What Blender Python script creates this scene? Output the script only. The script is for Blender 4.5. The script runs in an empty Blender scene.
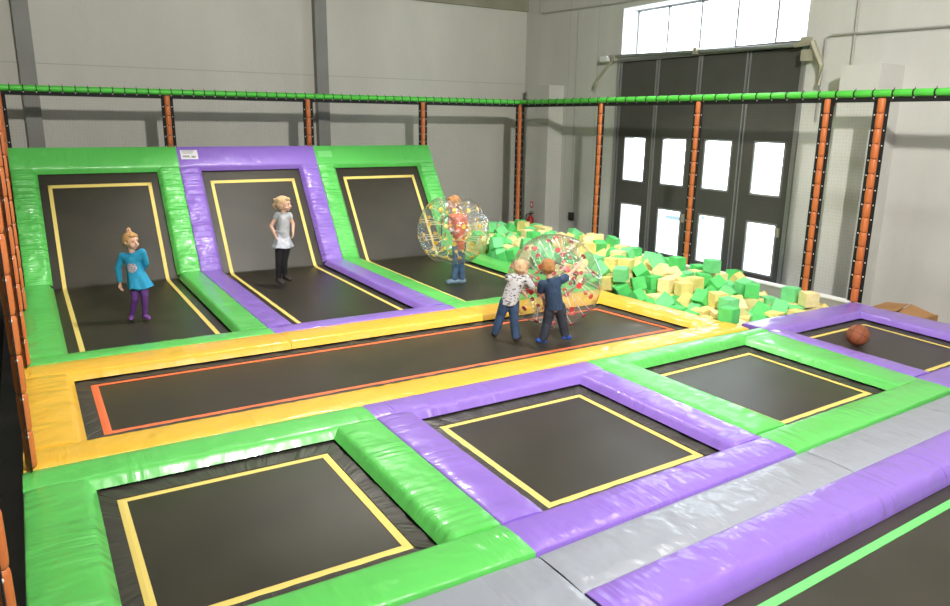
import bpy, bmesh, math, random
from mathutils import Vector, Matrix, Euler, noise
R = math.radians
PI = math.pi
random.seed(11)
scene = bpy.context.scene
C = scene.collection

# ------------------------------------------------------------------ camera
cam_data = bpy.data.cameras.new('camera')
cam = bpy.data.objects.new('camera', cam_data); C.objects.link(cam)
CAMP = Vector((-2.1333, -5.2437, 2.2492))
RT = Vector((0.85508705, -0.51833334, 0.01251719))
UP = Vector((0.11447459, 0.21228313, 0.97048001))
FW = Vector((0.50568933, 0.82841199, -0.24085655))
m = Matrix.Identity(4)
for i in range(3):
    m[i][0] = RT[i]; m[i][1] = UP[i]; m[i][2] = -FW[i]; m[i][3] = CAMP[i]
cam.matrix_world = m
cam_data.sensor_width = 36.0
cam_data.lens = 735.88 / 950 * 36.0
cam_data.clip_end = 200
scene.camera = cam

# ------------------------------------------------------------------ world, lights, exposure
world = bpy.data.worlds.new('overcast_sky'); scene.world = world
world.use_nodes = True
bg = world.node_tree.nodes['Background']
bg.inputs[0].default_value = (0.86, 0.93, 1.0, 1)
bg.inputs[1].default_value = 12.0
scene.view_settings.view_transform = 'Standard'
scene.view_settings.look = 'None'
scene.view_settings.gamma = 1.0
scene.view_settings.use_curve_mapping = False
scene.view_settings.exposure = -0.03

def lamp(name, loc, power, size, col=(1, 0.96, 0.88), target=None):
    d = bpy.data.lights.new(name, 'AREA'); d.shape = 'DISK'; d.size = size
    d.energy = power; d.color = col
    o = bpy.data.objects.new(name, d); C.objects.link(o); o.location = loc
    if target is not None:
        o.rotation_euler = (Vector(target) - Vector(loc)).to_track_quat('-Z', 'Y').to_euler()
    return o
lamp('high_bay_lamp', (0.3, -6.0, 5.55), 1050, 0.32, (1, 0.97, 0.91), (6.5, 9.0, 2.6))
def high_bay(loc, power, cone):
    d = bpy.data.lights.new('high_bay_lamp', 'SPOT'); d.energy = power; d.spot_size = R(cone); d.spot_blend = 0.35; d.shadow_soft_size = 0.11; d.color = (1, 0.97, 0.92)
    o = bpy.data.objects.new('high_bay_lamp', d); C.objects.link(o); o.location = loc
high_bay((1.6, 3.6, 5.45), 1050, 100)
high_bay((5.6, 3.4, 5.45), 450, 96)
def strip(loc, power, L, W, rz, col=(1, 0.97, 0.92)):  # unseen overhead strips, added for ambient fill and wider highlights on the pads
    d = bpy.data.lights.new('fill_strip', 'AREA'); d.shape = 'RECTANGLE'; d.size = L; d.size_y = W; d.energy = power; d.color = col
    o = bpy.data.objects.new('fill_strip', d); C.objects.link(o); o.location = loc; o.rotation_euler = (0, 0, rz); return o
strip((-1.6, 3.4, 5.6), 30, 2.4, .3, 0, (1, 0.95, 0.85))
strip((4.6, 0.2, 5.6), 60, 2.4, .3, PI / 2)
strip((3.4, -3.0, 5.6), 45, 3.0, .3, .4)
strip((-0.8, -4.0, 5.6), 30, 3.0, .3, 0, (1, 0.95, 0.86))
def portal(name, x, y0, y1, z0, z1):
    d = bpy.data.lights.new(name, 'AREA'); d.shape = 'RECTANGLE'; d.size = y1 - y0; d.size_y = z1 - z0
    d.cycles.is_portal = True
    o = bpy.data.objects.new(name, d); C.objects.link(o); o.location = (x, (y0 + y1) / 2, (z0 + z1) / 2)
    o.matrix_world = Matrix.Translation(o.location) @ Matrix(((0, 0, 1, 0), (1, 0, 0, 0), (0, 1, 0, 0), (0, 0, 0, 1)))
    return o
portal('window_portal', 8.86, 2.3, 6.4, 3.45, 4.45)
portal('door_portal', 8.5, 2.4, 6.3, -0.3, 2.0)

# ------------------------------------------------------------------ materials
def mat(name, col, rough=0.5, metal=0.0, coat=0.0, spec=0.5, bump=None, var=None, emit=None):
    m = bpy.data.materials.new(name); m.use_nodes = True
    nt = m.node_tree; b = nt.nodes['Principled BSDF']
    b.inputs['Base Color'].default_value = (*col, 1)
    b.inputs['Roughness'].default_value = rough
    b.inputs['Metallic'].default_value = metal
    b.inputs['Coat Weight'].default_value = coat
    b.inputs['Coat Roughness'].default_value = 0.2
    b.inputs['Specular IOR Level'].default_value = spec
    tc = nt.nodes.new('ShaderNodeTexCoord')
    if var:      # (scale, amount, stretch)
        mp = nt.nodes.new('ShaderNodeMapping'); nt.links.new(tc.outputs['Object'], mp.inputs[0])
        mp.inputs['Scale'].default_value = var[2] if len(var) > 2 else (1, 1, 1)
        n = nt.nodes.new('ShaderNodeTexNoise'); n.inputs['Scale'].default_value = var[0]; n.inputs['Detail'].default_value = 5
        nt.links.new(mp.outputs[0], n.inputs['Vector'])
        r = nt.nodes.new('ShaderNodeValToRGB'); nt.links.new(n.outputs['Fac'], r.inputs[0])
        a = var[1]
        r.color_ramp.elements[0].position = 0.3; r.color_ramp.elements[1].position = 0.7
        r.color_ramp.elements[0].color = tuple(c * (1 - a) for c in col) + (1,)
        r.color_ramp.elements[1].color = tuple(min(1, c * (1 + a)) for c in col) + (1,)
        nt.links.new(r.outputs[0], b.inputs['Base Color'])
    if bump:     # (scale, strength, stretch, coords)
        mp = nt.nodes.new('ShaderNodeMapping'); nt.links.new(tc.outputs[bump[3] if len(bump) > 3 else 'Object'], mp.inputs[0])
        mp.inputs['Scale'].default_value = bump[2] if len(bump) > 2 else (1, 1, 1)
        n = nt.nodes.new('ShaderNodeTexNoise'); n.inputs['Scale'].default_value = bump[0]; n.inputs['Detail'].default_value = 3
        nt.links.new(mp.outputs[0], n.inputs['Vector'])
        bp = nt.nodes.new('ShaderNodeBump'); bp.inputs['Strength'].default_value = bump[1]; bp.inputs['Distance'].default_value = 0.02
        nt.links.new(n.outputs['Fac'], bp.inputs['Height']); nt.links.new(bp.outputs[0], b.inputs['Normal'])
    if emit:
        b.inputs['Emission Color'].default_value = (*emit[0], 1); b.inputs['Emission Strength'].default_value = emit[1]
    return m

def vinyl(name, col, amp=0.022, lo=0.42):
    """glossy padded vinyl; wrinkles run across the pad (UV: u along, v across, metres)"""
    m = mat(name, col, 0.36, coat=0.5, spec=0.5)
    nt = m.node_tree; b = nt.nodes['Principled BSDF']
    b.inputs['Coat Roughness'].default_value = 0.13
    tc = nt.nodes.new('ShaderNodeTexCoord')
    def nz(scale, vec, det=2.0):
        mp = nt.nodes.new('ShaderNodeMapping'); nt.links.new(tc.outputs['UV'], mp.inputs[0]); mp.inputs['Scale'].default_value = vec
        n = nt.nodes.new('ShaderNodeTexNoise'); n.inputs['Scale'].default_value = scale; n.inputs['Detail'].default_value = det
        nt.links.new(mp.outputs[0], n.inputs['Vector']); return n
    n1 = nz(1.0, (17, 1.3, 1)); n2 = nz(1.0, (1.7, 1.2, 1)); n3 = nz(1.0, (5, 4, 1))
    mr = nt.nodes.new('ShaderNodeMapRange'); nt.links.new(n2.outputs['Fac'], mr.inputs['Value'])
    mr.inputs['From Min'].default_value = lo; mr.inputs['From Max'].default_value = lo + 0.26
    mul = nt.nodes.new('ShaderNodeMath'); mul.operation = 'MULTIPLY'
    nt.links.new(n1.outputs['Fac'], mul.inputs[0]); nt.links.new(mr.outputs[0], mul.inputs[1])
    ad = nt.nodes.new('ShaderNodeMath'); ad.operation = 'ADD'
    nt.links.new(mul.outputs[0], ad.inputs[0]); nt.links.new(n3.outputs['Fac'], ad.inputs[1])
    bp = nt.nodes.new('ShaderNodeBump'); bp.inputs['Strength'].default_value = 1.0; bp.inputs['Distance'].default_value = amp
    nt.links.new(ad.outputs[0], bp.inputs['Height'])
    nt.links.new(bp.outputs[0], b.inputs['Normal']); nt.links.new(bp.outputs[0], b.inputs['Coat Normal'])
    return m

M = {}
M['green'] = vinyl('green_vinyl', (0.115, 0.57, 0.11))
M['purple'] = vinyl('purple_vinyl', (0.275, 0.155, 0.60))
M['yellow'] = vinyl('yellow_vinyl', (0.86, 0.50, 0.045))
M['green_creased'] = vinyl('creased_green_vinyl', (0.115, 0.57, 0.11), 0.06, 0.28)
M['purple_creased'] = vinyl('creased_purple_vinyl', (0.275, 0.155, 0.60), 0.06, 0.28)
M['grey'] = vinyl('grey_vinyl', (0.31, 0.33, 0.385))
M['bed'] = mat('black_jump_mesh', (0.036, 0.031, 0.021), 0.36, var=(2.2, 0.18), bump=(260, 0.12))
M['spring'] = mat('black_spring_cover', (0.050, 0.046, 0.038), 0.45, bump=(1.0, 0.9, (16, 1.5, 1), 'UV'))
M['line_yellow'] = mat('yellow_webbing', (0.80, 0.62, 0.17), 0.6, bump=(300, 0.1))
M['line_orange'] = mat('orange_webbing', (0.80, 0.17, 0.055), 0.6)
M['line_green'] = mat('green_webbing', (0.16, 0.62, 0.17), 0.6)
M['steel_dark'] = mat('black_steel', (0.02, 0.02, 0.02), 0.5, 0.3)
M['board'] = mat('dark_board', (0.03, 0.03, 0.03), 0.8)
M['rail_foam'] = mat('green_foam_sleeve', (0.10, 0.62, 0.07), 0.42, bump=(30, 0.15))
M['post_foam'] = mat('orange_foam_sleeve', (0.62, 0.17, 0.045), 0.45, bump=(30, 0.15))
M['webbing'] = mat('black_webbing', (0.008, 0.008, 0.008), 0.8)
M['tie'] = mat('white_cable_tie', (0.75, 0.75, 0.72), 0.5)
M['tie_dark'] = mat('dark_cable_tie', (0.02, 0.03, 0.02), 0.5)
M['cube_green'] = mat('green_foam', (0.11, 0.62, 0.16), 0.75, var=(9, 0.10), bump=(120, 0.1))
M['cube_yellow'] = mat('yellow_foam', (0.82, 0.68, 0.24), 0.75, var=(9, 0.10), bump=(120, 0.1))
M['cube_mint'] = mat('mint_green_foam', (0.19, 0.69, 0.27), 0.75, var=(9, 0.10), bump=(120, 0.1))
M['cube_cream'] = mat('cream_foam', (0.88, 0.77, 0.38), 0.75, var=(9, 0.10), bump=(120, 0.1))
M['wall'] = mat('painted_concrete', (0.60, 0.585, 0.535), 0.85, var=(0.9, 0.07, (1, 1, 0.35)), bump=(14, 0.25))
M['wall_r'] = mat('painted_concrete_panels', (0.60, 0.595, 0.56), 0.85, var=(1.2, 0.08, (1, 1, 0.25)), bump=(14, 0.25))
M['white'] = mat('white_paint', (0.82, 0.83, 0.84), 0.6)
M['olive'] = mat('olive_grey_band', (0.30, 0.29, 0.22), 0.85, var=(2, 0.1))
M['column'] = mat('grey_steel_column', (0.24, 0.24, 0.225), 0.6, var=(2, 0.08))
M['groove'] = mat('panel_joint', (0.46, 0.45, 0.41), 0.9)
M['floor'] = mat('grey_concrete_floor', (0.20, 0.20, 0.19), 0.7, var=(1.5, 0.15))
M['ceiling'] = mat('grey_ceiling_sheet', (0.30, 0.30, 0.28), 0.8)
M['partition'] = mat('charcoal_sheet', (0.12, 0.12, 0.105), 0.75, var=(1.3, 0.15))
M['door'] = mat('charcoal_door_steel', (0.075, 0.072, 0.064), 0.5, var=(3, 0.08))
M['alu'] = mat('aluminium', (0.36, 0.36, 0.355), 0.4, 0.5)
M['alu_dark'] = mat('dark_gasket', (0.05, 0.05, 0.05), 0.6)
M['bracket'] = mat('beige_bracket_steel', (0.42, 0.40, 0.30), 0.5, 0.2)
M['pipe'] = mat('grey_conduit', (0.42, 0.41, 0.38), 0.5)
M['pitwall'] = mat('grey_pit_board', (0.33, 0.34, 0.34), 0.6)
M['red'] = mat('red_enamel', (0.40, 0.02, 0.015), 0.35)
M['redsign'] = mat('red_sign', (0.6, 0.03, 0.03), 0.5)
M['black'] = mat('black_rubber', (0.012, 0.012, 0.012), 0.5)
M['card'] = mat('brown_cardboard', (0.42, 0.22, 0.09), 0.85)
M['paper'] = mat('white_label_paper', (0.80, 0.80, 0.82), 0.5)
M['ink'] = mat('grey_print', (0.28, 0.27, 0.27), 0.6)
M['greenlabel'] = mat('pale_green_label', (0.20, 0.66, 0.20), 0.4)
M['basket'] = mat('worn_orange_rubber', (0.30, 0.085, 0.035), 0.6, bump=(160, 0.35), var=(6, 0.15))
M['skin'] = mat('skin', (0.72, 0.42, 0.31), 0.55)
M['lip'] = mat('lip', (0.50, 0.16, 0.14), 0.5)
M['eye'] = mat('dark_eye', (0.03, 0.025, 0.02), 0.25)
M['hair_blond'] = mat('blond_hair', (0.52, 0.29, 0.11), 0.55, bump=(1.0, 1.0, (60, 60, 8)), var=(20, 0.3))
M['hair_light'] = mat('light_blond_hair', (0.66, 0.44, 0.24), 0.55, bump=(1.0, 1.0, (60, 60, 8)), var=(20, 0.25))
M['hair_ginger'] = mat('ginger_hair', (0.42, 0.19, 0.06), 0.55, bump=(1.0, 1.0, (60, 60, 8)), var=(20, 0.3))
M['hair_brown'] = mat('brown_hair', (0.22, 0.10, 0.05), 0.55, bump=(1.0, 1.0, (60, 60, 8)), var=(20, 0.3))
M['blue_knit'] = mat('turquoise_knit', (0.02, 0.30, 0.52), 0.8, bump=(18, 0.6))
M['purple_knit'] = mat('purple_tights', (0.12, 0.035, 0.22), 0.7, bump=(25, 0.4))
M['purple_sock'] = mat('purple_sock', (0.24, 0.08, 0.36), 0.8)
M['print'] = mat('mottled_print', (0.42, 0.36, 0.42), 0.7, var=(60, 0.7))
M['grey_dress'] = mat('silver_grey_jersey', (0.46, 0.47, 0.50), 0.7, bump=(22, 0.7), var=(10, 0.25))
M['satin'] = mat('silver_satin', (0.50, 0.53, 0.60), 0.35, bump=(16, 0.8), var=(14, 0.3))
M['black_knit'] = mat('black_leggings', (0.010, 0.010, 0.012), 0.75)
M['pink'] = mat('pink_hair_tie', (0.75, 0.45, 0.42), 0.6)
M['orange_shirt'] = mat('orange_shirt', (0.80, 0.13, 0.03), 0.8, bump=(20, 0.6))
M['jeans'] = mat('blue_denim', (0.035, 0.07, 0.15), 0.85, bump=(25, 0.5), var=(9, 0.35))
M['jeans_light'] = mat('light_blue_denim', (0.07, 0.14, 0.26), 0.85, bump=(25, 0.5), var=(9, 0.4))
M['jeans_dark'] = mat('dark_denim', (0.028, 0.035, 0.055), 0.85, bump=(25, 0.5), var=(9, 0.35))
M['navy'] = mat('navy_cotton', (0.02, 0.045, 0.10), 0.8, bump=(20, 0.7), var=(8, 0.2))
M['blue_sock'] = mat('blue_sock', (0.03, 0.10, 0.50), 0.7)
M['black_sock'] = mat('black_sock', (0.03, 0.02, 0.02), 0.7)
M['grey_sock'] = mat('pale_blue_sock', (0.22, 0.32, 0.45), 0.7)
M['disc_yellow'] = mat('yellow_disc', (0.85, 0.50, 0.03), 0.4)
M['disc_red'] = mat('red_disc', (0.75, 0.05, 0.05), 0.4)
M['tether_y'] = mat('pale_yellow_strap', (0.80, 0.68, 0.40), 0.4)
M['tether_w'] = mat('pale_strap', (0.75, 0.66, 0.66), 0.4)
M['outside'] = mat('pale_paving', (0.5, 0.5, 0.5), 0.9)
M['canopy'] = mat('slate_blue_sheet', (0.08, 0.12, 0.16), 0.7)

def shirt_print():
    m = mat('white_shirt_dark_print', (0.55, 0.55, 0.57), 0.8, bump=(20, 0.6))
    nt = m.node_tree; b = nt.nodes['Principled BSDF']
    tc = nt.nodes.new('ShaderNodeTexCoord'); mp = nt.nodes.new('ShaderNodeMapping'); nt.links.new(tc.outputs['Object'], mp.inputs[0])
    mp.inputs['Scale'].default_value = (24, 24, 46)
    n = nt.nodes.new('ShaderNodeTexNoise'); n.inputs['Scale'].default_value = 1.0; n.inputs['Detail'].default_value = 1.5
    nt.links.new(mp.outputs[0], n.inputs['Vector'])
    r = nt.nodes.new('ShaderNodeValToRGB'); nt.links.new(n.outputs['Fac'], r.inputs[0])
    r.color_ramp.elements[0].position = 0.36; r.color_ramp.elements[0].color = (0.05, 0.05, 0.07, 1)
    r.color_ramp.elements[1].position = 0.43; r.color_ramp.elements[1].color = (0.58, 0.58, 0.60, 1)
    nt.links.new(r.outputs[0], b.inputs['Base Color'])
    return m
M['shirt_print'] = shirt_print()

def film(name='clear_inflated_film', tomin=0.10, milky=0.05):
    m = bpy.data.materials.new(name); m.use_nodes = True
    nt = m.node_tree; nt.nodes.clear()
    out = nt.nodes.new('ShaderNodeOutputMaterial')
    tr = nt.nodes.new('ShaderNodeBsdfTransparent'); tr.inputs[0].default_value = (0.955, 0.965, 0.965, 1)
    gl = nt.nodes.new('ShaderNodeBsdfGlossy'); gl.inputs['Roughness'].default_value = 0.10
    df = nt.nodes.new('ShaderNodeBsdfDiffuse'); df.inputs[0].default_value = (0.9, 0.9, 0.88, 1)
    lwn = nt.nodes.new('ShaderNodeLayerWeight'); lwn.inputs[0].default_value = 0.5
    pw = nt.nodes.new('ShaderNodeMath'); pw.operation = 'POWER'; pw.inputs[1].default_value = 3.0; nt.links.new(lwn.outputs['Facing'], pw.inputs[0])
    fr = nt.nodes.new('ShaderNodeMapRange'); fr.inputs['To Min'].default_value = tomin; fr.inputs['To Max'].default_value = 0.85; nt.links.new(pw.outputs[0], fr.inputs['Value'])
    tc = nt.nodes.new('ShaderNodeTexCoord'); n = nt.nodes.new('ShaderNodeTexNoise'); n.inputs['Scale'].default_value = 6.5; n.inputs['Detail'].default_value = 2
    nt.links.new(tc.outputs['Object'], n.inputs['Vector'])
    bp = nt.nodes.new('ShaderNodeBump'); bp.inputs['Strength'].default_value = 0.9; bp.inputs['Distance'].default_value = 0.08
    nt.links.new(n.outputs['Fac'], bp.inputs['Height'])
    nt.links.new(bp.outputs[0], gl.inputs['Normal'])
    mx = nt.nodes.new('ShaderNodeMixShader'); mx.inputs[0].default_value = milky
    nt.links.new(tr.outputs[0], mx.inputs[1]); nt.links.new(df.outputs[0], mx.inputs[2])
    m2 = nt.nodes.new('ShaderNodeMixShader'); nt.links.new(fr.outputs[0], m2.inputs[0])
    nt.links.new(mx.outputs[0], m2.inputs[1]); nt.links.new(gl.outputs[0], m2.inputs[2])
    nt.links.new(m2.outputs[0], out.inputs[0])
    return m
M['film'] = film()
M['film_inner'] = film('clear_sleeve_film', 0.04, 0.02)

def glass():
    m = bpy.data.materials.new('window_glass'); m.use_nodes = True
    nt = m.node_tree; nt.nodes.clear()
    out = nt.nodes.new('ShaderNodeOutputMaterial')
    tr = nt.nodes.new('ShaderNodeBsdfTransparent'); tr.inputs[0].default_value = (0.93, 0.95, 0.96, 1)
    gl = nt.nodes.new('ShaderNodeBsdfGlossy'); gl.inputs['Roughness'].default_value = 0.02
    lwn = nt.nodes.new('ShaderNodeLayerWeight'); lwn.inputs[0].default_value = 0.5
    pw = nt.nodes.new('ShaderNodeMath'); pw.operation = 'POWER'; pw.inputs[1].default_value = 5.0; nt.links.new(lwn.outputs['Facing'], pw.inputs[0])
    fr = nt.nodes.new('ShaderNodeMapRange'); fr.inputs['To Min'].default_value = 0.04; fr.inputs['To Max'].default_value = 0.9; nt.links.new(pw.outputs[0], fr.inputs['Value'])
    mx = nt.nodes.new('ShaderNodeMixShader'); nt.links.new(fr.outputs[0], mx.inputs[0])
    nt.links.new(tr.outputs[0], mx.inputs[1]); nt.links.new(gl.outputs[0], mx.inputs[2]); nt.links.new(mx.outputs[0], out.inputs[0])
    return m
M['glass'] = glass()

def netting():
    """fine black net: 45 mm cells of thin cord, holes transparent; UV in metres"""
    m = bpy.data.materials.new('black_netting'); m.use_nodes = True
    nt = m.node_tree; nt.nodes.clear()
    out = nt.nodes.new('ShaderNodeOutputMaterial')
    tr = nt.nodes.new('ShaderNodeBsdfTransparent'); df = nt.nodes.new('ShaderNodeBsdfDiffuse'); df.inputs[0].default_value = (0.01, 0.01, 0.01, 1)
    tc = nt.nodes.new('ShaderNodeTexCoord'); sp = nt.nodes.new('ShaderNodeSeparateXYZ'); nt.links.new(tc.outputs['UV'], sp.inputs[0])
    def cord(i):
        a = nt.nodes.new('ShaderNodeMath'); a.operation = 'FRACT'
        s = nt.nodes.new('ShaderNodeMath'); s.operation = 'MULTIPLY'; s.inputs[1].default_value = 1 / 0.045
        nt.links.new(sp.outputs[i], s.inputs[0]); nt.links.new(s.outputs[0], a.inputs[0])
        l = nt.nodes.new('ShaderNodeMath'); l.operation = 'LESS_THAN'; l.inputs[1].default_value = 0.014
        nt.links.new(a.outputs[0], l.inputs[0]); return l
    c1, c2 = cord(0), cord(1)
    mx = nt.nodes.new('ShaderNodeMath'); mx.operation = 'MAXIMUM'
    nt.links.new(c1.outputs[0], mx.inputs[0]); nt.links.new(c2.outputs[0], mx.inputs[1])
    s = nt.nodes.new('ShaderNodeMixShader'); nt.links.new(mx.outputs[0], s.inputs[0])
    nt.links.new(tr.outputs[0], s.inputs[1]); nt.links.new(df.outputs[0], s.inputs[2]); nt.links.new(s.outputs[0], out.inputs[0])
    return m
M['net'] = netting()

# ------------------------------------------------------------------ mesh helpers
class MB:
    def __init__(s): s.v = []; s.f = []; s.uv = []; s.mi = []
    def add(s, vs, fs, uvs=None, mi=0):
        o = len(s.v); s.v += [tuple(v) for v in vs]
        for k, f in enumerate(fs):
            s.f.append(tuple(i + o for i in f)); s.mi.append(mi)
            s.uv.append([uvs[i] for i in f] if uvs else [(0, 0)] * len(f))
    def box(s, x0, x1, y0, y1, z0, z1, mi=0, M4=None):
        vs = [Vector((x, y, z)) for x in (x0, x1) for y in (y0, y1) for z in (z0, z1)]
        if M4 is not None: vs = [M4 @ v for v in vs]
        s.add(vs, [(0, 1, 3, 2), (4, 6, 7, 5), (0, 4, 5, 1), (2, 3, 7, 6), (0, 2, 6, 4), (1, 5, 7, 3)], None, mi)
    def tube(s, pts, rad, n=10, caps=True, mi=0):
        pts = [Vector(p) for p in pts]
        rr = rad if isinstance(rad, (list, tuple)) else [rad] * len(pts)
        rings = []
        ref = None
        for i, p in enumerate(pts):
            d = (pts[min(i + 1, len(pts) - 1)] - pts[max(i - 1, 0)]).normalized()
            if ref is None: ref = Vector((0, 0, 1)) if abs(d.z) < 0.9 else Vector((1, 0, 0))
            a = d.cross(ref).normalized(); b = d.cross(a).normalized(); ref = -b if False else ref
            rings.append([p + (a * math.cos(t) + b * math.sin(t)) * rr[i] for t in [2 * PI * k / n for k in range(n)]])
        vs = [v for r in rings for v in r]; fs = []
        for i in range(len(rings) - 1):
            for k in range(n):
                fs.append((i * n + k, i * n + (k + 1) % n, (i + 1) * n + (k + 1) % n, (i + 1) * n + k))
        if caps:
            fs.append(tuple(range(n - 1, -1, -1))); fs.append(tuple((len(rings) - 1) * n + k for k in range(n)))
        s.add(vs, fs, None, mi)
    def ball(s, c, r, nu=20, nv=12, rot=None, mi=0):
        c = Vector(c); r = Vector(r) if not isinstance(r, (int, float)) else Vector((r, r, r))
        vs = []
        for j in range(nv + 1):
            th = PI * j / nv
            for i in range(nu):
                ph = 2 * PI * i / nu
                v = Vector((math.sin(th) * math.cos(ph) * r.x, math.sin(th) * math.sin(ph) * r.y, math.cos(th) * r.z))
                if rot is not None: v = rot @ v
                vs.append(c + v)
        fs = []
        for j in range(nv):
            for i in range(nu):
                fs.append((j * nu + i, (j + 1) * nu + i, (j + 1) * nu + (i + 1) % nu, j * nu + (i + 1) % nu))
        s.add(vs, fs, None, mi)
    def build(s, name, mats, parent=None, smooth=False, M4=None, weld=False):
        me = bpy.data.meshes.new(name)
        vs = s.v if M4 is None else [tuple(M4 @ Vector(v)) for v in s.v]
        me.from_pydata(vs, [], s.f)
        if not isinstance(mats, (list, tuple)): mats = [mats]
        for mm in mats: me.materials.append(mm)
        uvl = me.uv_layers.new(name='UVMap')
        k = 0
        for p, u in zip(me.polygons, s.uv):
            for q in u:
                uvl.data[k].uv = q; k += 1
        for p, i in zip(me.polygons, s.mi): p.material_index = i
        bm = bmesh.new(); bm.from_mesh(me)
        if weld: bmesh.ops.remove_doubles(bm, verts=bm.verts, dist=1e-5)
        bmesh.ops.recalc_face_normals(bm, faces=bm.faces)
        bm.to_mesh(me); bm.free()
        if smooth:
            me.shade_smooth(); me.set_sharp_from_angle(angle=R(38))
        o = bpy.data.objects.new(name, me); C.objects.link(o)
        if parent is not None:
            o.parent = parent
            o.matrix_parent_inverse = Matrix.Identity(4)
            # geometry is written in world space: move into the parent's space
            if parent.matrix_basis != Matrix.Identity(4) or parent.parent:
                w = world_of(parent); me.transform(w.inverted())
        return o

def world_of(o):
    m = o.matrix_basis.copy(); p = o.parent
    while p is not None:
        m = p.matrix_basis @ m; p = p.parent
    return m

def tag(o, label=None, cat=None, group=None, kind=None):
    if label: o['label'] = label
    if cat: o['category'] = cat
    if group: o['group'] = group
    if kind: o['kind'] = kind
    return o
def thing(name, loc, label, cat, group=None, rot=(0, 0, 0)):
    o = bpy.data.objects.new(name, None); C.objects.link(o)
    o.location = loc; o.rotation_euler = rot; o.empty_display_size = 0.1
    return tag(o, label, cat, group)
def origin(o, p):
    """put a top-level mesh's origin at p"""
    o.data.transform(Matrix.Translation(-Vector(p))); o.location = p; return o
def structure(o): o['kind'] = 'structure'; return o
def copy_tree(o, parent=None):
    c = o.copy(); C.objects.link(c); c.parent = parent
    for ch in list(o.children): copy_tree(ch, c)
    return c

# ------------------------------------------------------------------ room shell
XW, YW = 8.3, 9.7           # right wall (with the folding door) and back wall
FLZ, CEZ = -1.0, 5.9
def sbox(name, x0, x1, y0, y1, z0, z1, mt):
    b = MB(); b.box(x0, x1, y0, y1, z0, z1); return structure(b.build(name, mt))
sbox('floor', -6.6, 8.8, -12.6, 10.2, FLZ - 0.2, FLZ, M['floor'])
sbox('ceiling', -6.6, 8.8, -12.6, 10.2, CEZ, CEZ + 0.2, M['ceiling'])
sbox('wall_left', -6.6, -6.2, -12.6, YW, FLZ, CEZ, M['wall'])
sbox('wall_front', -6.6, 8.8, -12.6, -12.2, FLZ, CEZ, M['wall'])
sbox('wall_back', -6.6, 8.8, YW, YW + 0.4, FLZ, CEZ, M['wall'])
DY0, DY1, DZ = 2.27, 6.40, 3.41      # door opening
WZ0, WZ1 = 3.47, 4.42                # clerestory window opening
b = MB()
b.box(XW, XW + 0.5, -12.6, DY0, FLZ, CEZ); b.box(XW, XW + 0.5, DY1, YW, FLZ, CEZ)
b.box(XW, XW + 0.5, DY0, DY1, WZ1, CEZ); b.box(XW, XW + 0.5, DY0, DY1, DZ, WZ0)
structure(b.build('wall_right', M['wall_r']))
# white plaster lining the window reveal
b = MB()
b.box(XW - 0.004, XW + 0.46, DY1 - 0.012, DY1 + 0.0, WZ0, WZ1); b.box(XW - 0.004, XW + 0.46, DY0, DY0 + 0.012, WZ0, WZ1)
b.box(XW - 0.004, XW + 0.46, DY0, DY1, WZ0, WZ0 + 0.012); b.box(XW - 0.004, XW + 0.46, DY0, DY1, WZ1 - 0.012, WZ1)
structure(b.build('trim_1', M['white']))
# protruding darker olive band along the top of the back wall, joints in the wall panels
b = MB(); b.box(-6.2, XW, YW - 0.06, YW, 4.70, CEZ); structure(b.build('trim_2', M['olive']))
b = MB(); b.box(-6.2, XW, YW - 0.004, YW, 3.085, 3.10); structure(b.build('trim_3', M['groove']))
b = MB()
for y in (8.05, 7.10, -2.0): b.box(XW - 0.004, XW, y, y + 0.012, FLZ, 4.9)
structure(b.build('trim_4', M['groove']))
# clerestory window
win = structure(thing('window_1', (XW + 0.40, (DY0 + DY1) / 2, WZ0), None, None))
b = MB(); x = XW + 0.38
b.box(x, x + .05, DY0, DY1, WZ0 + .012, WZ0 + .05); b.box(x, x + .05, DY0, DY1, WZ1 - .05, WZ1 - .012)
n = 5
for i in range(n + 1):
    y = DY0 + .012 + (DY1 - DY0 - .064) * i / n
    b.box(x, x + .05, y, y + .04, WZ0, WZ1)
structure(b.build('window_frame', M['alu'], win))
for i in range(n):
    y = DY0 + .012 + (DY1 - DY0 - .064) * i / n
    b = MB(); b.box(x + .02, x + .026, y + .04, y + (DY1 - DY0 - .064) / n, WZ0 + .05, WZ1 - .05); b.build('pane', M['glass'], win)
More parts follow.
